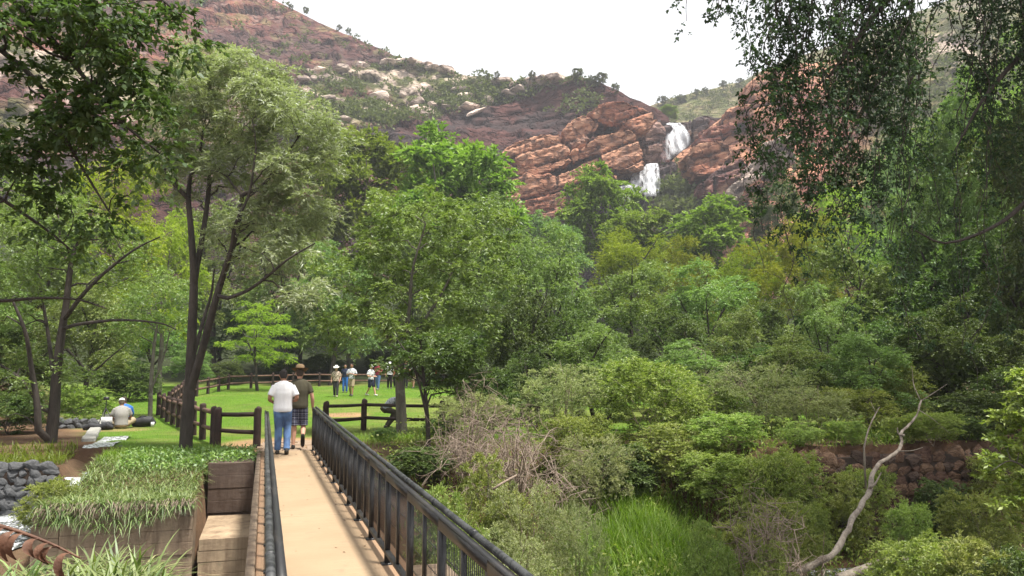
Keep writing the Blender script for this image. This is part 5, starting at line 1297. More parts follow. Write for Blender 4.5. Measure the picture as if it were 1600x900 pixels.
# leafy plants under the many-stemmed tree and tufts at the gabion
n = 1500; X = gr.uniform(-6.4, -4.0, n); s = gr.uniform(19.0, 20.8, n); bp = ground_pts(X, s)
V, Q, tn = blades(bp, gr.uniform(.2, .45, n), gr.uniform(.012, .02, n), gr, .9, 3)
tag(obj('grass_tuft', mesh_np('grass_tuft', V, Q, None, M['grass_tall'], attr=tn * .6)), 'green tufted grass at the foot of the many-stemmed tree', 'grass', kind='stuff')

# strap-leaved plants in the bottom left corner, each its own clump
def strap_mesh(seed, n=75):
    rng = np.random.RandomState(seed); b = np.stack([rng.normal(0, .07, n), rng.normal(0, .07, n), np.zeros(n)], -1)
    V, Q, tn = blades(b, rng.uniform(.35, .72, n), rng.uniform(.016, .030, n), rng, .95, 6, 1.0); return mesh_np('leaves', V, Q, None, M['leaf_strap'], attr=tn)
SM = [strap_mesh(60 + k, 90) for k in range(4)]
spots = [(20, 5.4), (75, 6.3), (130, 5.6), (185, 6.6), (215, 6.1), (235, 5.4), (110, 7.3), (215, 7.6), (40, 7.4), (160, 7.9), (200, 8.4), (245, 8.6), (-20, 6.4), (60, 5.0), (195, 5.2), (225, 7.2), (150, 6.6), (90, 8.2), (230, 6.9), (180, 7.2), (10, 8.2), (120, 8.8)]
lab = ['at the left edge behind the brown frond', 'right behind the curled brown frond', 'in the front row right of the brown frond', 'in the middle of the lower left corner', 'in the front row right of centre', 'rightmost in the front row', 'behind the front row on the left', 'in the back row before the wall', 'at the left edge in the back row', 'in the back row left of centre', 'in the far row right of centre', 'rightmost in the far row', 'cut by the left edge', 'below the brown frond', 'at the bottom edge left of the bridge', 'right of centre behind the front row', 'in the second row left of centre', 'at the stream edge in the back row', 'rightmost behind the front row', 'in the middle row below the block wall', 'in the back row at the stream bank', 'farthest back at the stream']
for k, (px, d) in enumerate(spots):
    x = (px - 800) / F * d; r = thing('strap_plant', 'strap-leaved green plant ' + lab[k], 'plant', (x, d, float(TH(x, d)) - .02), k * 1.3, 'strap-leaved plants on the near bank', (1.35, 1.35, 1.3)); obj('leaves', SM[k % 4], r)

# curled dead frond at the bottom left
M['dead'] = simple_mat('dead_frond', (0.17, 0.085, 0.05), (0.07, 0.032, 0.02), 9, 0.6, 0.5, 0.01)
fd0 = 3.4; spine = spline([P(-90, 800, fd0), P(0, 822, fd0), P(45, 836, fd0 + .02), P(85, 852, fd0 + .03), P(125, 872, fd0 + .05)], 30)
fb_ = np.array((spine[0][0] - .25, fd0, float(TH(spine[0][0] - .25, fd0)))); fr = thing('dead_frond', 'curled dead brown frond at the bottom left corner', 'frond', fb_)
full = np.concatenate([spline([fb_, fb_ + (0.05, 0, .4), spine[0]], 8)[:-1], spine]) - fb_
MB().tube(full, np.linspace(.012, .004, len(full)), 6).build('stalk', M['dead'], fr)
rf = np.random.RandomState(5)
for k in range(9, len(full) - 1, 3):
    p0 = full[k]; cv = rf.uniform(.3, 1.2); L = rf.uniform(.09, .22) * (1 - .35 * (k / len(full))); mb = MB(); tt = np.linspace(0, 1, 9)
    c = np.stack([p0[0] - .045 * cv * np.sin(tt * 2.6) + rf.uniform(-.03, .05) * tt ** 2, p0[1] - .05 * np.sin(tt * 3) - .01, p0[2] + .02 * cv * np.sin(np.clip(tt * 2, 0, 1) * math.pi) - L * tt ** 1.5], -1)
    wd = .016 * np.sin(np.clip(tt * .85 + .15, 0, 1) * math.pi) + .003; tw = rf.uniform(.3, 1.6) * tt + rf.uniform(-.7, .7)
    sx = np.stack([np.cos(tw), np.sin(tw), 0 * tw], -1); nx = np.stack([-np.sin(tw), np.cos(tw), 0 * tw], -1)
    V = np.stack([c - sx * wd[:, None], c + nx * .008, c + sx * wd[:, None]], 1).reshape(-1, 3)
    Q = np.array([[3 * i + j, 3 * i + j + 1, 3 * i + j + 4, 3 * i + j + 3] for i in range(8) for j in (0, 1)])
    obj('leaflet', mesh_np('leaflet', V, Q, None, M['dead'], smooth=True), fr)

# fallen pale trunk and lying log
ft_pts = [(1225, 905, 12.6), (1275, 877, 12.8), (1302, 864, 12.9), (1318, 842, 13.1), (1331, 814, 13.3), (1345, 790, 13.6), (1357, 765, 13.9), (1364, 745, 14.2), (1370, 726, 14.5), (1388, 716, 14.7), (1404, 706, 14.9), (1410, 688, 15.1), (1411, 676, 15.2), (1421, 662, 15.4), (1432, 645, 15.6), (1438, 625, 15.8)]
q = spline([P(*p) for p in ft_pts], 60); b0 = q[0].copy()
rf = np.random.RandomState(9); q2 = q - b0 + np.stack([fbm(q * 3 + 5 * k, 3, k) for k in range(3)], -1) * .07
ft = thing('fallen_trunk', 'pale leaning dead trunk rising from the stream bed on the right', 'trunk', b0)
tr_r = np.interp(np.linspace(0, 1, 60), [0, .2, .45, .62, .8, 1], [.055, .048, .04, .031, .025, .014]) * (1 + .4 * fbm(q * 7, 3, 3))
MB().tube(q2, tr_r, 10).build('trunk', M['bark_pale'], ft, smooth=True)
for pts, r0 in (([(1438, 625, 15.8), (1428, 603, 15.9), (1426, 585, 16.0), (1424, 572, 16)], .011), ([(1437, 628, 15.8), (1462, 612, 15.6), (1480, 600, 15.5)], .012), ([(1412, 680, 15.2), (1404, 678, 15.1), (1402, 668, 15.1)], .025),
                ([(1406, 705, 14.9), (1425, 704, 14.7), (1442, 699, 14.6)], .013), ([(1357, 765, 13.9), (1368, 755, 13.8), (1377, 738, 13.8)], .025), ([(1435, 640, 15.5), (1458, 655, 15.2), (1485, 678, 15)], .008)):
    c = spline([P(*p) for p in pts], 8) - b0; MB().tube(c, np.linspace(r0, r0 * .3, 8), 6).build('branch', M['bark_pale'], ft, smooth=True)
q = spline([P(1310, 905, 11.9), P(1350, 890, 12.1), P(1385, 878, 12.3), P(1415, 874, 12.5)], 12); b0 = q[0].copy(); lg = thing('log', 'weathered log lying in the bottom right stream bed', 'log', b0)
MB().tube(q - b0, np.linspace(.075, .055, 12), 9).build('trunk', M['bark_pale'], lg, smooth=True)
MB().tube([q[8] - b0, q[8] - b0 + (.1, -.1, .16), q[8] - b0 + (.22, -.12, .2)], [.025, .018, .01], 5).build('branch', M['bark_pale'], lg)
# bare white stem
q = spline([P(1350, 700, 16.5), P(1358, 668, 16.6), P(1372, 640, 16.7), P(1375, 636, 16.7)], 8); b0 = q[0] - (0, 0, .8); ws = thing('bare_stem', 'bare white stem standing left of the fallen trunk top', 'stem', b0)
MB().tube(np.concatenate([[np.zeros(3)], q - b0]), np.linspace(.022, .008, 9), 5).build('stem', M['bark_pale'], ws); MB().tube([q[4] - b0, q[4] - b0 + (-.1, 0, .25)], [.01, .003], 4).build('branch', M['bark_pale'], ws)
# grey dead stick in the shrubs
q = [P(783, 757, 12.4), P(808, 742, 12.5)]; ss_ = thing('stick', 'short pale broken stick among the shrubs by the railing', 'stick', q[0]); MB().tube([(q[0] - q[1]) * .5, (0, 0, .01), q[1] - q[0]], [.02, .02, .014], 6).build('wood', M['twig_dry'], ss_)

# yellow-green sapling at the right edge, close by
traced_tree('sapling', 'leafy green sapling close by at the right edge', [([(1640, 905, 9.0), (1625, 800, 9), (1610, 700, 9), (1600, 640, 9)], .03, .01, None), ([(1615, 740, 9), (1580, 720, 8.9), (1550, 735, 8.8)], .012, .004, 0)],
  [(1600, 690, 40, 70, 0, .3), (1590, 770, 45, 45, 0, .3), (1555, 735, 25, 25, -.1, .2), (1610, 610, 30, 40, 0, .25)], 9.0, 55, .17, 12, 9, .06, .03, 'leaf_shrub', 'bark_grey', 27, shell=.2, rtip=.003)

# ------------------------------------------------------------------ scrub on the far hills, skyline trees
hr = np.random.RandomState(61)
def scrub(label, V, n, dens, size, leaf, nl=30):
    a = V[:-2].reshape(-1, 3); px = 800 + a[:, 0] / a[:, 1] * F; zz = (a[:, 2] - EYE) / a[:, 1]; b = (zz * cp - sp) / (cp + zz * sp); py = 450 - b * F
    wgt = np.clip(dens(px, py, fbm(a * .06, 3, 77)), 0, None); i = hr.choice(len(a), n, p=wgt / wgt.sum()); c = a[i] + hr.normal(size=(n, 3)) * .6
    s = hr.uniform(.6, 1.5, n) * size; ci = np.repeat(np.arange(n), nl); m = len(ci); d = unit(hr.normal(size=(m, 3)) + (0, 0, .3)); 
    pos = c[ci] + d * (s[ci] * hr.uniform(.3, 1, m))[:, None] * np.array((1.1, 1.1, .75)) + (0, -.5, .3) * s[ci][:, None]
    V_, Q = leaf_cards(pos, d + hr.normal(size=(m, 3)) * .6, hr.normal(size=(m, 3)) * .6 + (0, 0, 1), s[ci] * .62, s[ci] * .4)
    tag(obj('scrub', mesh_np('scrub', V_, Q, None, M[leaf], attr=np.clip(hr.rand(m) * .8 + (hr.rand(n) * .3)[ci], 0, .96))), label, 'scrub', kind='stuff')
def dA(px, py, n):
    z = sstep(-8, 8, py - lineR(px)) * (1 - sstep(-4, 14, py - lineP(px))) * (px < 1000) * (px > 380)
    return z * np.clip(.35 + 1.6 * n, .02, 2) * 3 + .9 * np.clip(n + .1, 0, 1) * (py < lineR(px)) + .6 * np.clip(n, 0, 1) * (px > 820) * (py < 200)
scrub('grey-green scrub growing between the ledges of the left hill', HILLS[1][0], 1250, dA, 1.25, 'leaf_far')
scrub('green scrub covering the hill behind the waterfall', HILLS[2][0], 900, lambda px, py, n: (px < 1260) * (.4 + n), 1.1, 'leaf_far', 22)
scrub('bushes on the reddish cliff and slope at the right', HILLS[3][0], 900, lambda px, py, n: np.clip(n + .02, 0, 1) * (px < 1300) * .5 + (px >= 1300) * (.5 + n) * (py > 60) + 2.2 * (py > 265) * (px < 1150) * (px > 1040), 1.5, 'leaf_far')
def sky_tree(px, top, wpx, d, zg, label, key='far'):
    place(key, px, top, d, wpx, 'tree', label, 'tree', zg=zg, group='small trees on the skyline')
def ridge_z(px, py, d): return P(px, py, d)[2] - .5
for px, base, top, wpx, d, lb in [(455, 16, 6, 10, 255, 'tiny tree on the skyline of the red hill'), (478, 24, 10, 12, 254, 'second tiny tree down the red hill skyline'), (530, 50, 38, 10, 250, 'tiny bush halfway down the red hill skyline'), (545, 56, 43, 10, 249, 'lowest tiny bush on the red hill skyline'),
      (832, 132, 110, 14, 224, 'small round tree on the ridge left of the rock crest'), (902, 122, 106, 24, 220, 'flat-topped small tree on the ridge above the orange cliff'), (940, 135, 112, 24, 218, 'small tree on the ridge right of the flat-topped one'), (925, 135, 118, 26, 219, 'low bush between the two ridge trees'), (962, 145, 130, 18, 216, 'small bush at the right end of the ridge'),
      (776, 128, 110, 10, 228, 'thin tree on the ridge near the middle'), (1035, 168, 150, 22, 322, 'bush on the skyline just right of the gap'), (1065, 160, 148, 20, 325, 'bush on the green skyline above the falls'), (1088, 152, 138, 12, 327, 'small tree on the green skyline right of the falls'), (1102, 148, 136, 12, 328, 'round small tree on the green skyline'), (1130, 140, 125, 14, 330, 'tallest small tree on the green skyline'), (1155, 133, 122, 14, 332, 'small tree near the right end of the green skyline')]:
    sky_tree(px, top, wpx, d, ridge_z(px, base, d), lb)
place('broad2', 1045, 165, 222, 46, 'tree', 'round green tree at the lip above the falls', 'tree', zg=P(1045, 194, 222)[2], group='small trees on the skyline')
place('dark', 980, 225, 186, 22, 'tree', 'small dark bush in the crack of the orange cliff', 'tree', zg=P(980, 240, 186)[2])

# ------------------------------------------------------------------ people
def fused(parts, vox, smooth=4):
    """parts: closed tubes; fused into one continuous skin"""
    mb = MB()
    for p in parts: mb.tube(*p[:2], n=p[2].get('n', 14), caps=True, flat=p[2].get('flat'), side=p[2].get('side'))
    me = mb.mesh('tmp', None); o = bpy.data.objects.new('tmp', me); COL.objects.link(o)
    md = o.modifiers.new('r', 'REMESH'); md.mode = 'VOXEL'; md.voxel_size = vox
    if smooth: sm = o.modifiers.new('s', 'SMOOTH'); sm.iterations = smooth; sm.factor = .5
    dg = bpy.context.evaluated_depsgraph_get(); me2 = bpy.data.meshes.new_from_object(o.evaluated_get(dg)); bpy.data.objects.remove(o); bpy.data.meshes.remove(me)
    me2.polygons.foreach_set('use_smooth', np.ones(len(me2.polygons), bool)); me2.materials.clear(); return me2
SKIN = simple_mat('skin', (0.52, 0.30, 0.21), (0.46, 0.25, 0.17), 6, .55, .1); SKIN2 = simple_mat('skin_tan', (0.36, 0.19, 0.12), (0.30, 0.155, 0.10), 6, .55, .1)
def cloth(name, c, c2=None, scale=14, pat=None):
    t = NT(name); v = t.vec('Object'); n = t.noise(5, 4, .6, v); 
    col = t.mix(n, c, c2 or tuple(x * .8 for x in c))
    if pat == 'check':
        s_ = t.n('ShaderNodeSeparateXYZ'); t.l(v, s_.inputs[0])
        for ax_, ph in ((0, .0), (2, .3)):
            f = t.math('FRACT', t.math('MULTIPLY_ADD', s_.outputs[ax_], 26., ph)); col = t.mix(t.math('MULTIPLY', t.math('GREATER_THAN', f, .74), .6), col, (.42, .43, .5))
            f = t.math('FRACT', t.math('MULTIPLY_ADD', s_.outputs[ax_], 13., ph + .4)); col = t.mix(t.math('MULTIPLY', t.math('GREATER_THAN', f, .72), .7), col, (.012, .013, .03))
    if pat == 'print':
        col = t.mix(t.ramp(t.noise(16, 3, .7, v), [(.52, 0.), (.58, 1.)]), col, (.10, .11, .14))
    if pat == 'floral':
        col = t.mix(t.ramp(t.noise(20, 3, .7, v), [(.47, 0.), (.53, 1.)]), col, (.16, .11, .08))
    if pat == 'denim':
        col = t.mix(t.ramp(t.noise(2.2, 3, .6, v), [(.42, 0.), (.62, 1.)]), col, (.17, .30, .56))
    fold = t.noise(7, 3, .5, t.vec('Object', (1, 1, .55)))
    t.bsdf(col, .9, fold, .03, .55, 0, .1); return t.m

def chain(a, b, c, n=5):
    return spline([a, b, c], 2 * n + 1)
def person(label, loc, rz, H=1.75, pose=None, top=None, bottom=None, shoes=(.04, .035, .03), skin=SKIN, hair=(.03, .02, .015), hat=None, long_pants=True, sleeves=.55, vox=.018, build=1.0, skirt=0, backpack=None, detail=False, long_top=0.0):
    k = H / 1.75; J = dict(pelvis=(0, 0, .95), chest=(0, .0, 1.28), neck=(0, -.01, 1.47), head=(0, .025, 1.625), sl=(-.172, 0, 1.405), sr=(.172, 0, 1.405), el=(-.255, -.03, 1.14), er=(.255, -.03, 1.14), wl=(-.26, .06, .90), wr=(.26, .06, .90),
             hl=(-.09, 0, .93), hr=(.09, 0, .93), kl=(-.10, .02, .50), kr=(.10, .02, .50), al=(-.10, -.02, .085), ar=(.10, -.02, .085), fl=(0, 1, 0), fr=(0, 1, 0))
    J.update(pose or {}); J = {a: np.array(b, float) for a, b in J.items()}
    r = thing('person', label, 'person', loc, rz, None, (k, k, k)); bw = build
    sp_ = spline([J['pelvis'] - (J['chest'] - J['pelvis']) * .25, J['pelvis'], (J['pelvis'] + J['chest']) / 2, J['chest'], J['neck']], 15); tt = np.linspace(0, 1, 15)
    wx = np.interp(tt, [0, .2, .45, .7, .88, 1], [.13, .165, .15, .172, .165, .075]) * bw; wy = np.interp(tt, [0, .2, .45, .7, .88, 1], [.10, .118, .105, .118, .095, .065]) * (bw * 1.04)
    side = unit(J['sr'] - J['sl'])
    body = [(sp_, wx * .97, dict(flat=wy * .97, side=side))]
    hd = J['head']; nk = J['neck']; up_ = unit(hd - nk); fw = unit(np.cross(up_, side))
    if fw[1] < 0 and 'flip' not in J: fw = fw
    hp = np.array([hd + up_ * z for z in (-.125, -.105, -.06, 0., .06, .10, .118)]); body.append((hp, [.03, .055, .068, .076, .072, .05, .02], dict(flat=[.035, .065, .085, .094, .09, .064, .025], side=side)))
    body.append((np.array([nk - up_ * .06, nk + up_ * .05, hd - up_ * .03]), [.062, .056, .055], {}))
    body.append((np.array([hd + fw * .08 + up_ * .02, hd + fw * .112 - up_ * .015, hd + fw * .085 - up_ * .03]), [.010, .014, .012], {}))
    for s in (-1, 1): body.append((np.array([hd + side * s * .072 - up_ * .03, hd + side * s * .086 + up_ * .0, hd + side * s * .078 + up_ * .03]), [.012, .016, .012], {}))
    for s, a, b, c in ((-1, 'sl', 'el', 'wl'), (1, 'sr', 'er', 'wr')):
        body.append((chain(J[a], J[b], J[c]), np.interp(np.linspace(0, 1, 11), [0, .15, .5, .62, 1], [.055, .052, .04, .041, .027]) * (.6 + .4 * bw), {}))
        w_ = J[c]; fd_ = unit(w_ - J[b]); sd = unit(np.cross(fd_, fw + .01)); pn = np.cross(sd, fd_)
        body.append((np.array([w_ - fd_ * .01, w_ + fd_ * .045, w_ + fd_ * .095]), [.026, .040, .040], dict(flat=[.02, .019, .016], side=pn)))
        for q, ln in zip((-1.5, -.5, .5, 1.5), (.062, .075, .078, .066)):
            b0 = w_ + fd_ * .09 + pn * q * .0195; body.append((np.array([b0, b0 + fd_ * ln * .5, b0 + fd_ * ln * .85 + fw * .02, b0 + fd_ * ln * .95 + fw * .035]), [.0095, .009, .0085, .007], dict(n=8)))
        b0 = w_ + fd_ * .035 + pn * .03; body.append((np.array([b0, b0 + pn * .022 + fd_ * .03 + fw * .01, b0 + pn * .024 + fd_ * .065 + fw * .02]), [.012, .011, .009], dict(n=8)))
    for a, b, c, f in (('hl', 'kl', 'al', 'fl'), ('hr', 'kr', 'ar', 'fr')):
        body.append((chain(J[a], J[b], J[c]), np.interp(np.linspace(0, 1, 11), [0, .1, .5, .62, 1], [.082, .08, .052, .056, .036]) * (.55 + .45 * bw), {}))
        A = J[c]; ff = unit(J[f]); body.append((np.array([A - ff * .06 - (0, 0, .035), A + ff * .05 - (0, 0, .045), A + ff * .17 - (0, 0, .06)]), [.036, .04, .032], dict(flat=[.04, .036, .022], side=unit(np.cross(ff, (0, 0, 1.))))))
    me = fused(body, vox, 3); me.materials.append(skin); obj('body', me, r)
    # shoes
    if shoes is not None:
        sm = simple_mat('shoe', shoes, tuple(x * .6 for x in shoes), 12, .6)
        for c, f in (('al', 'fl'), ('ar', 'fr')):
            A = J[c]; ff = unit(J[f]); sd = unit(np.cross(ff, (0, 0, 1.))); dn = unit(np.cross(sd, ff)); dn = dn if dn[2] < 0 else -dn
            me = fused([(np.array([A - ff * .085 + dn * .03, A - ff * .03 + dn * .035, A + ff * .08 + dn * .045, A + ff * .16 + dn * .055, A + ff * .195 + dn * .06]), [.034, .044, .048, .044, .026], dict(flat=[.045, .048, .036, .028, .02], side=sd))], .012, 1); me.materials.append(sm); obj('shoe', me, r)
    # trousers or shorts
    if bottom is not None:
        bt = []; bt.append((sp_[:7], wx[:7] * 1.06 + .006, dict(flat=wy[:7] * 1.06 + .006, side=side)))
        for a, b, c in (('hl', 'kl', 'al'), ('hr', 'kr', 'ar')):
            ch = chain(J[a], J[b], J[c], 8); m_ = 17 if long_pants else 9
            bt.append((ch[:m_], np.interp(np.linspace(0, 1, 17), [0, .1, .5, .65, 1], [.098, .098, .076, .074, .062 if long_pants else .07])[:m_] * (.5 + .5 * bw) + (.0 if long_pants else np.linspace(0, .02, 9)), {}))
        if not long_pants and skirt: bt.append((np.array([J['pelvis'], (J['kl'] + J['kr']) / 2]), [.17, .2], dict(flat=[.12, .15], side=side)))
        me = fused(bt, vox, 3); me.materials.append(bottom); obj('trousers' if long_pants else 'shorts', me, r)
    if top is not None:
        tp = []; i0 = 1 if long_top else 2
        e = sp_[i0:15].copy(); 
        if long_top: e[0] = e[0] - (sp_[3] - sp_[1]) * long_top * 4
        tp.append((e, np.maximum(wx[i0:15], np.where(np.arange(i0, 15) < 8, .158 * bw, 0)) * 1.05 + .012, dict(flat=np.maximum(wy[i0:15], np.where(np.arange(i0, 15) < 11, .112 * bw, 0)) * 1.04 + .012, side=side)))
        tp.append((np.array([J['sl'] * .97 + nk * .03 - (0, 0, .01), nk * .93 + J['chest'] * .07, J['sr'] * .97 + nk * .03 - (0, 0, .01)]), [.055 * bw, .08, .055 * bw], {}))
        for a, b, c in (('sl', 'el', 'wl'), ('sr', 'er', 'wr')):
            ch = chain(J[a], J[b], J[c], 8); m_ = max(4, int(17 * sleeves * .85)); tp.append((ch[:m_], np.linspace(.064, .066 if sleeves < .8 else .045, m_) * (.55 + .45 * bw), {}))
        me = fused(tp, vox, 9); me.materials.append(top); obj('shirt', me, r)
    # hair, eyes, hat
    hm = simple_mat('hair', hair, tuple(x * 1.6 for x in hair), 30, .7)
    hb = [(np.array([hd - fw * .012 + up_ * z for z in (-.035, .0, .05, .09, .115, .127)]), [.075, .083, .085, .07, .045, .015], dict(flat=[.075, .088, .097, .082, .055, .02], side=side))]
    hb.append((np.array([hd - fw * .035 + up_ * z for z in (-.085, -.06, -.02, .03)]), [.05, .062, .07, .07], dict(flat=[.045, .055, .06, .06], side=side)))
    hme = fused(hb, .012, 1); co = np.array([v.co[:] for v in hme.vertices]) - hd; cut = (co @ fw > .045) & (co @ up_ < .062)
    co = np.where(cut[:, None], co * .72, co); hme.vertices.foreach_set('co', (co + hd).ravel()); hme.materials.append(hm); obj('hair', hme, r)
    em = simple_mat('eye', (.03, .025, .02), None, 5, .3)
    for s in (-1, 1):
        bm = bmesh.new(); bmesh.ops.create_icosphere(bm, subdivisions=1, radius=.009, matrix=Matrix.Translation(Vector(hd + fw * .086 + side * s * .03 + up_ * .012))); m_ = bpy.data.meshes.new('eye'); bm.to_mesh(m_); bm.free(); m_.materials.append(em); obj('eye', m_, r)
    if hat:
        kind, hc = hat; tm = simple_mat('hat', hc, tuple(x * .75 for x in hc), 20, .9); mb = MB(); ht = hd + up_ * .075 - fw * .005
        if kind == 'brim':
            mb.tube(np.array([ht - up_ * .005, ht, ht + up_ * .045, ht + up_ * .095, ht + up_ * .115, ht + up_ * .11]), np.array([.10, .102, .097, .088, .065, .02]), 20, flat=np.array([.118, .12, .112, .10, .075, .02]), side=side)
            th = np.linspace(0, 2 * math.pi, 29)[:-1]; ring = []
            for rr, dz in ((.098, .004), (.135, -.008), (.175, -.004)): ring.append([ht + side * math.cos(a) * rr + fw * math.sin(a) * rr * 1.12 + up_ * (dz + (abs(math.cos(a)) ** 3 * .03 if rr > .15 else 0) ) for a in th])
            for off in (0, .006):
                V = np.array(ring).reshape(-1, 3) + up_ * off; mb.add(V, [[i * 28 + j, i * 28 + (j + 1) % 28, (i + 1) * 28 + (j + 1) % 28, (i + 1) * 28 + j] for i in range(2) for j in range(28)])
        else:
            mb.tube(np.array([ht - up_ * .03, ht, ht + up_ * .03, ht + up_ * .055, ht + up_ * .064]), np.array([.088, .09, .08, .05, .015]), 16, flat=np.array([.102, .104, .093, .06, .02]), side=side)
            mb.tube(np.array([ht - up_ * .02 + fw * .07, ht - up_ * .028 + fw * .16]), [.07, .055], 10, flat=[.006, .006], side=side)
        mb.build('hat', tm, r, smooth=True)
    if backpack:
        bmx = simple_mat('bag_cloth', backpack, None, 12, .7); me = fused([(np.array([J['pelvis'] * .7 + J['chest'] * .3 - fw * .2, J['chest'] - fw * .22, nk - fw * .17 - (0, 0, .03)]), [.13, .15, .11], dict(flat=[.07, .09, .06], side=side))], .02, 2); me.materials.append(bmx); obj('backpack', me, r)
    return r

white_t = cloth('white_cotton', (.78, .78, .78), (.70, .70, .72)); olive_t = cloth('olive_cotton', (.075, .068, .045), (.055, .05, .034)); denim = cloth('denim', (.055, .085, .16), (.10, .16, .30), pat='denim'); check = cloth('checked_cotton', (.045, .05, .10), (.04, .045, .09), pat='check')
khaki = cloth('khaki', (.36, .29, .19)); navy = cloth('navy', (.03, .035, .06)); blackc = cloth('black_cloth', (.02, .018, .018)); printed = cloth('printed_white', (.68, .7, .72), pat='print'); floral = cloth('floral_blouse', (.62, .52, .42), pat='floral'); red = cloth('red_cloth', (.55, .05, .04)); maroon = cloth('maroon_cloth', (.30, .04, .07)); grey_t = cloth('grey_marl', (.30, .29, .27), (.24, .23, .215)); blue_t = cloth('blue_cloth', (.05, .16, .50)); dkj = cloth('dark_trousers', (.045, .045, .05)); bluej = cloth('pale_denim', (.10, .17, .32))
def gz(px, d): x = (px - 800) / F * d; return np.array((x, d, float(TH(x, d))))
# the two walkers on the bridge, seen from behind
w1 = B(.395, 17.75, 0.0); w2 = B(.77, 18.95, 0.0)
walk1 = dict(kl=(-.075, .0, .50), al=(-.085, .02, .085), kr=(.10, .05, .50), ar=(.10, -.16, .105), fr=(0, .93, -.36), el=(-.27, -.05, 1.15), wl=(-.2, .16, 1.06), er=(.275, -.05, 1.15), wr=(.17, .17, 1.08), head=(-.005, .035, 1.62))
person('man in white t-shirt and blue jeans walking away on the bridge', w1, -BA * .9, 1.77, walk1, white_t, denim, (.05, .045, .04), SKIN2, (.018, .014, .012), None, True, .5, .0125, 1.08, long_top=.14)
walk2 = dict(kl=(-.09, .02, .50), al=(-.10, .0, .085), kr=(.10, .10, .49), ar=(.10, -.14, .26), fr=(.0, .35, -.94), er=(.27, -.02, 1.13), wr=(.29, .06, .88))
person('man in brown wide-brimmed hat, olive shirt and checked shorts on the bridge', w2, -BA * .8, 1.82, walk2, olive_t, check, (.03, .025, .022), SKIN, (.05, .035, .025), ('brim', (.20, .135, .075)), False, .5, .0125, 1.1, long_top=.14)
# visitors on the lawn
PI = math.pi
wk = dict(kl=(-.09, .08, .50), al=(-.09, .14, .10), kr=(.09, .0, .5), ar=(.09, -.16, .11))
def hands(z=1.15, y=.24, x=.06): return dict(el=(-.25, .02, 1.14), er=(.25, .02, 1.14), wl=(-x, y, z), wr=(x, y, z))
person('woman in patterned blouse, white hat and dark trousers on the lawn', gz(527, 43), PI + .1, 1.62, dict(**wk, el=(-.24, .0, 1.13), wl=(-.2, .1, .9)), floral, dkj, (.5, .42, .36), SKIN, (.3, .25, .2), ('brim', (.75, .73, .68)), True, .6, .018, 1.05, long_top=.03)
person('man in printed white t-shirt and khaki shorts holding something on the lawn', gz(551, 43.5), PI - .1, 1.74, {**wk, **hands(1.2, .24)}, printed, khaki, (.08, .08, .09), SKIN2, (.03, .02, .015), None, False, .5, .018, 1.05)
person('person in blue trousers half hidden behind the khaki shorts man', gz(541, 46), PI, 1.6, None, navy, blue_t, (.1, .1, .1), SKIN, (.03, .02, .015), None, True, .6, .02)
person('person in white top and navy shorts striding across the lawn', gz(581, 43.5), PI + .9, 1.68, {**dict(kl=(-.09, .16, .52), al=(-.09, .28, .12), kr=(.09, -.02, .5), ar=(.09, -.26, .14)), **hands(1.1, .3, .1)}, printed, navy, (.7, .7, .7), SKIN, (.03, .02, .015), ('cap', (.6, .6, .62)), False, .5, .018)
person('person in maroon top and jeans behind the striding visitor', gz(592, 49), PI - .3, 1.68, {**wk, **hands(1.2, .2)}, maroon, bluej, (.3, .3, .3), SKIN2, (.02, .015, .012), None, True, .5, .02)
person('person in grey shirt crouching behind the right pole fence', gz(612, 25.5), -1.1, 1.7, dict(pelvis=(0, -.2, .62), chest=(0, .06, .86), neck=(0, .24, .93), head=(0, .35, .88), sl=(-.17, .18, .90), sr=(.17, .18, .90), el=(-.24, .32, .66), er=(.24, .32, .66), wl=(-.12, .46, .48), wr=(.12, .46, .48), hl=(-.1, -.18, .6), hr=(.1, -.18, .6), kl=(-.16, .16, .50), kr=(.16, .12, .48), al=(-.14, -.08, .085), ar=(.14, -.14, .085)), cloth('pale_grey_print', (.42, .43, .46), pat='print'), cloth('brown_trousers', (.10, .085, .06)), (.05, .05, .05), SKIN, (.25, .24, .23), None, True, .5, .018)
person('visitor in white top left of the lawn tree trunk', gz(610, 50), PI + .2, 1.66, wk, white_t, blackc, (.1, .1, .1), SKIN2, (.03, .02, .015), ('cap', (.7, .7, .7)), True, .5, .02)
person('visitor in red and dark blue top right of the lawn tree trunk', gz(635, 52), PI, 1.76, {**wk, **hands(1.2, .2)}, cloth('slate_cloth', (.08, .09, .15)), dkj, (.1, .1, .1), SKIN, (.35, .06, .03), ('cap', (.6, .06, .05)), True, .5, .02)
person('visitor in white t-shirt behind the slender sapling stems', gz(647, 51), PI - .4, 1.72, {**wk, **hands(1.15, .22)}, white_t, khaki, (.1, .1, .1), SKIN, (.03, .02, .015), None, False, .5, .02)
person('visitor in bright red jacket and white cap at the right of the lawn', gz(680, 54), PI + 1.2, 1.68, {**wk, **hands(1.15, .24)}, red, dkj, (.1, .1, .1), SKIN, (.03, .02, .015), ('cap', (.75, .75, .75)), True, .8, .02)
person('small visitor in dark red top behind the trunk of the lawn tree', gz(619, 53), PI, 1.58, wk, cloth('brick_cloth', (.35, .09, .06)), dkj, (.1, .1, .1), SKIN2, (.02, .015, .01), None, True, .6, .02)
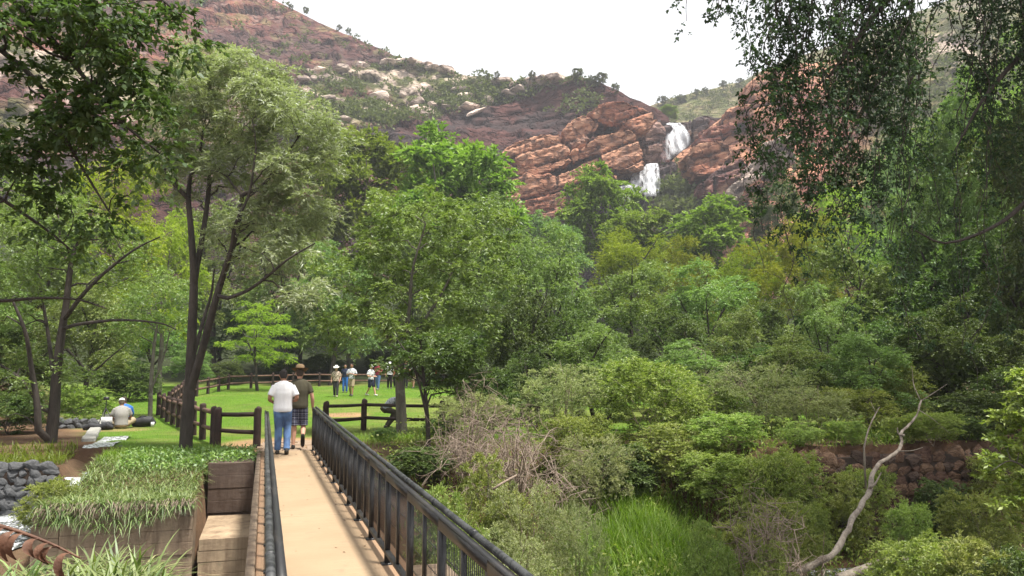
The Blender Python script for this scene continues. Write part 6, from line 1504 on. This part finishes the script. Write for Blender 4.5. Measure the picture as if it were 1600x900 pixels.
# the two sitting on the grass at the left
sit = dict(pelvis=(0, 0, .13), chest=(0, .03, .46), neck=(0, .09, .66), head=(0, .15, .80), sl=(-.185, .06, .61), sr=(.185, .06, .61), el=(-.27, .12, .36), er=(.27, .12, .36), wl=(-.14, .34, .30), wr=(.14, .34, .30),
           hl=(-.1, .04, .13), hr=(.1, .04, .13), kl=(-.36, .34, .24), kr=(.36, .34, .24), al=(-.06, .42, .08), ar=(.12, .52, .08), fl=(.8, .5, 0), fr=(-.8, .5, 0))
person('person in grey t-shirt and white cap sitting on the grass', gz(197, 25.3), .55, 1.76, sit, grey_t, khaki, (.1, .09, .08), SKIN2, (.06, .045, .03), ('cap', (.85, .85, .85)), False, .5, .016, 1.1)
person('person in blue top sitting close behind the grey-shirted one', gz(203, 26.3), .9, 1.8, sit, blue_t, dkj, (.05, .05, .05), SKIN2, (.03, .022, .015), None, True, .9, .018, 1.0)
# bag, tripod with small camera, gear on the grass
bagm = simple_mat('black_bag', (.018, .018, .02), (.03, .03, .033), 14, .6)
p = gz(232, 26.0); bg_ = thing('bag', 'black bag lying on the grass beside the fence', 'bag', p, .3)
me = fused([(np.array([(-.36, 0, .10), (-.25, 0, .14), (0, .02, .18), (.2, .0, .17), (.33, 0, .08)]), [.08, .15, .19, .17, .07], dict(flat=[.09, .14, .18, .17, .07], side=(0, 1, 0)))], .02, 2); me.materials.append(bagm); obj('body', me, bg_)
MB().tube(spline([(-.2, -.05, .26), (-.05, -.08, .36), (.12, -.05, .31)], 8), .014, 6).build('strap', bagm, bg_); MB().box((.27, -.14, .09), (.05, .006, .07)).build('tag', white_t, bg_)
p = gz(172, 25.6); tp_ = thing('tripod', 'small dark camera tripod in front of the sitters', 'tripod', p)
for a in (0.2, 2.3, 4.4): MB().tube([(math.cos(a) * .34, math.sin(a) * .34, 0), (0, 0, .62)], [.012, .014], 6).build('leg', M['iron'], tp_)
MB().tube([(0, 0, .5), (0, 0, .86)], .014, 6).build('column', M['iron'], tp_); MB().box((0, 0, .92), (.07, .05, .05)).tube([(0, .04, .92), (0, .14, .92)], .035, 10).build('camera', M['iron'], tp_)
p = gz(176, 24.9); lp_ = thing('laptop', 'open laptop with pale screen on the sitting person’s lap side', 'laptop', p, .7); MB().box((0, 0, .16), (.16, .11, .01)).box((0, 0, .075), (.14, .09, .075)).build('base', bagm, lp_); MB().box((0, .13, .27), (.16, .008, .11), [[1, 0, 0], [0, .95, -.3], [0, .3, .95]]).build('screen', simple_mat('lid', (.5, .5, .5)), lp_)
p = gz(160, 24.6); gg = thing('gear_bag', 'low dark heap of camera gear beside the water furrow', 'bag', p, .2); me = fused([(np.array([(-.4, 0, .06), (-.2, .03, .12), (.1, 0, .1), (.3, .02, .14), (.45, 0, .06)]), [.07, .13, .1, .14, .06], dict(flat=[.06, .12, .09, .13, .05], side=(0, 1, 0)))], .02, 2); me.materials.append(bagm); obj('body', me, gg)

# fallen leaves and grit on the deck
lr = np.random.RandomState(14); n = 130; X = .12 + .92 * np.where(lr.rand(n) < .6, lr.rand(n) ** 3, 1 - lr.rand(n) ** 3); s = lr.uniform(4, 18.4, n)
bp = np.array([B(a, b, .004) for a, b in zip(X, s)]); V, Q = leaf_cards(bp, np.stack([lr.normal(size=n), lr.normal(size=n), .1 * lr.rand(n)], -1), lr.normal(size=(n, 3)) * .15 + (0, 0, 1), lr.uniform(.02, .05, n), lr.uniform(.01, .022, n))
tag(obj('leaf_litter', mesh_np('leaf_litter', V, Q, None, simple_mat('dry_leaf', (.16, .09, .045)))), 'scattered dry leaves on the bridge deck', 'leaves', kind='stuff')
# ------------------------------------------------------------------ air between here and the hills
hz = NT('haze'); vol = hz.n('ShaderNodeVolumePrincipled'); vol.inputs['Color'].default_value = (.86, .88, .95, 1); vol.inputs['Density'].default_value = 0.0005; vol.inputs['Anisotropy'].default_value = 0.3
hz.l(vol.outputs[0], hz.o.inputs['Volume'])
zmin = -3.6; ztop = float(max(v[0][..., 2].max() for v in HILLS.values())) + 6
tag(MB().box((0, 150, (zmin + ztop) / 2), (720, 300, (ztop - zmin) / 2)).build('haze', hz.m), 'thin pale haze in the air of the valley', 'haze', kind='stuff')
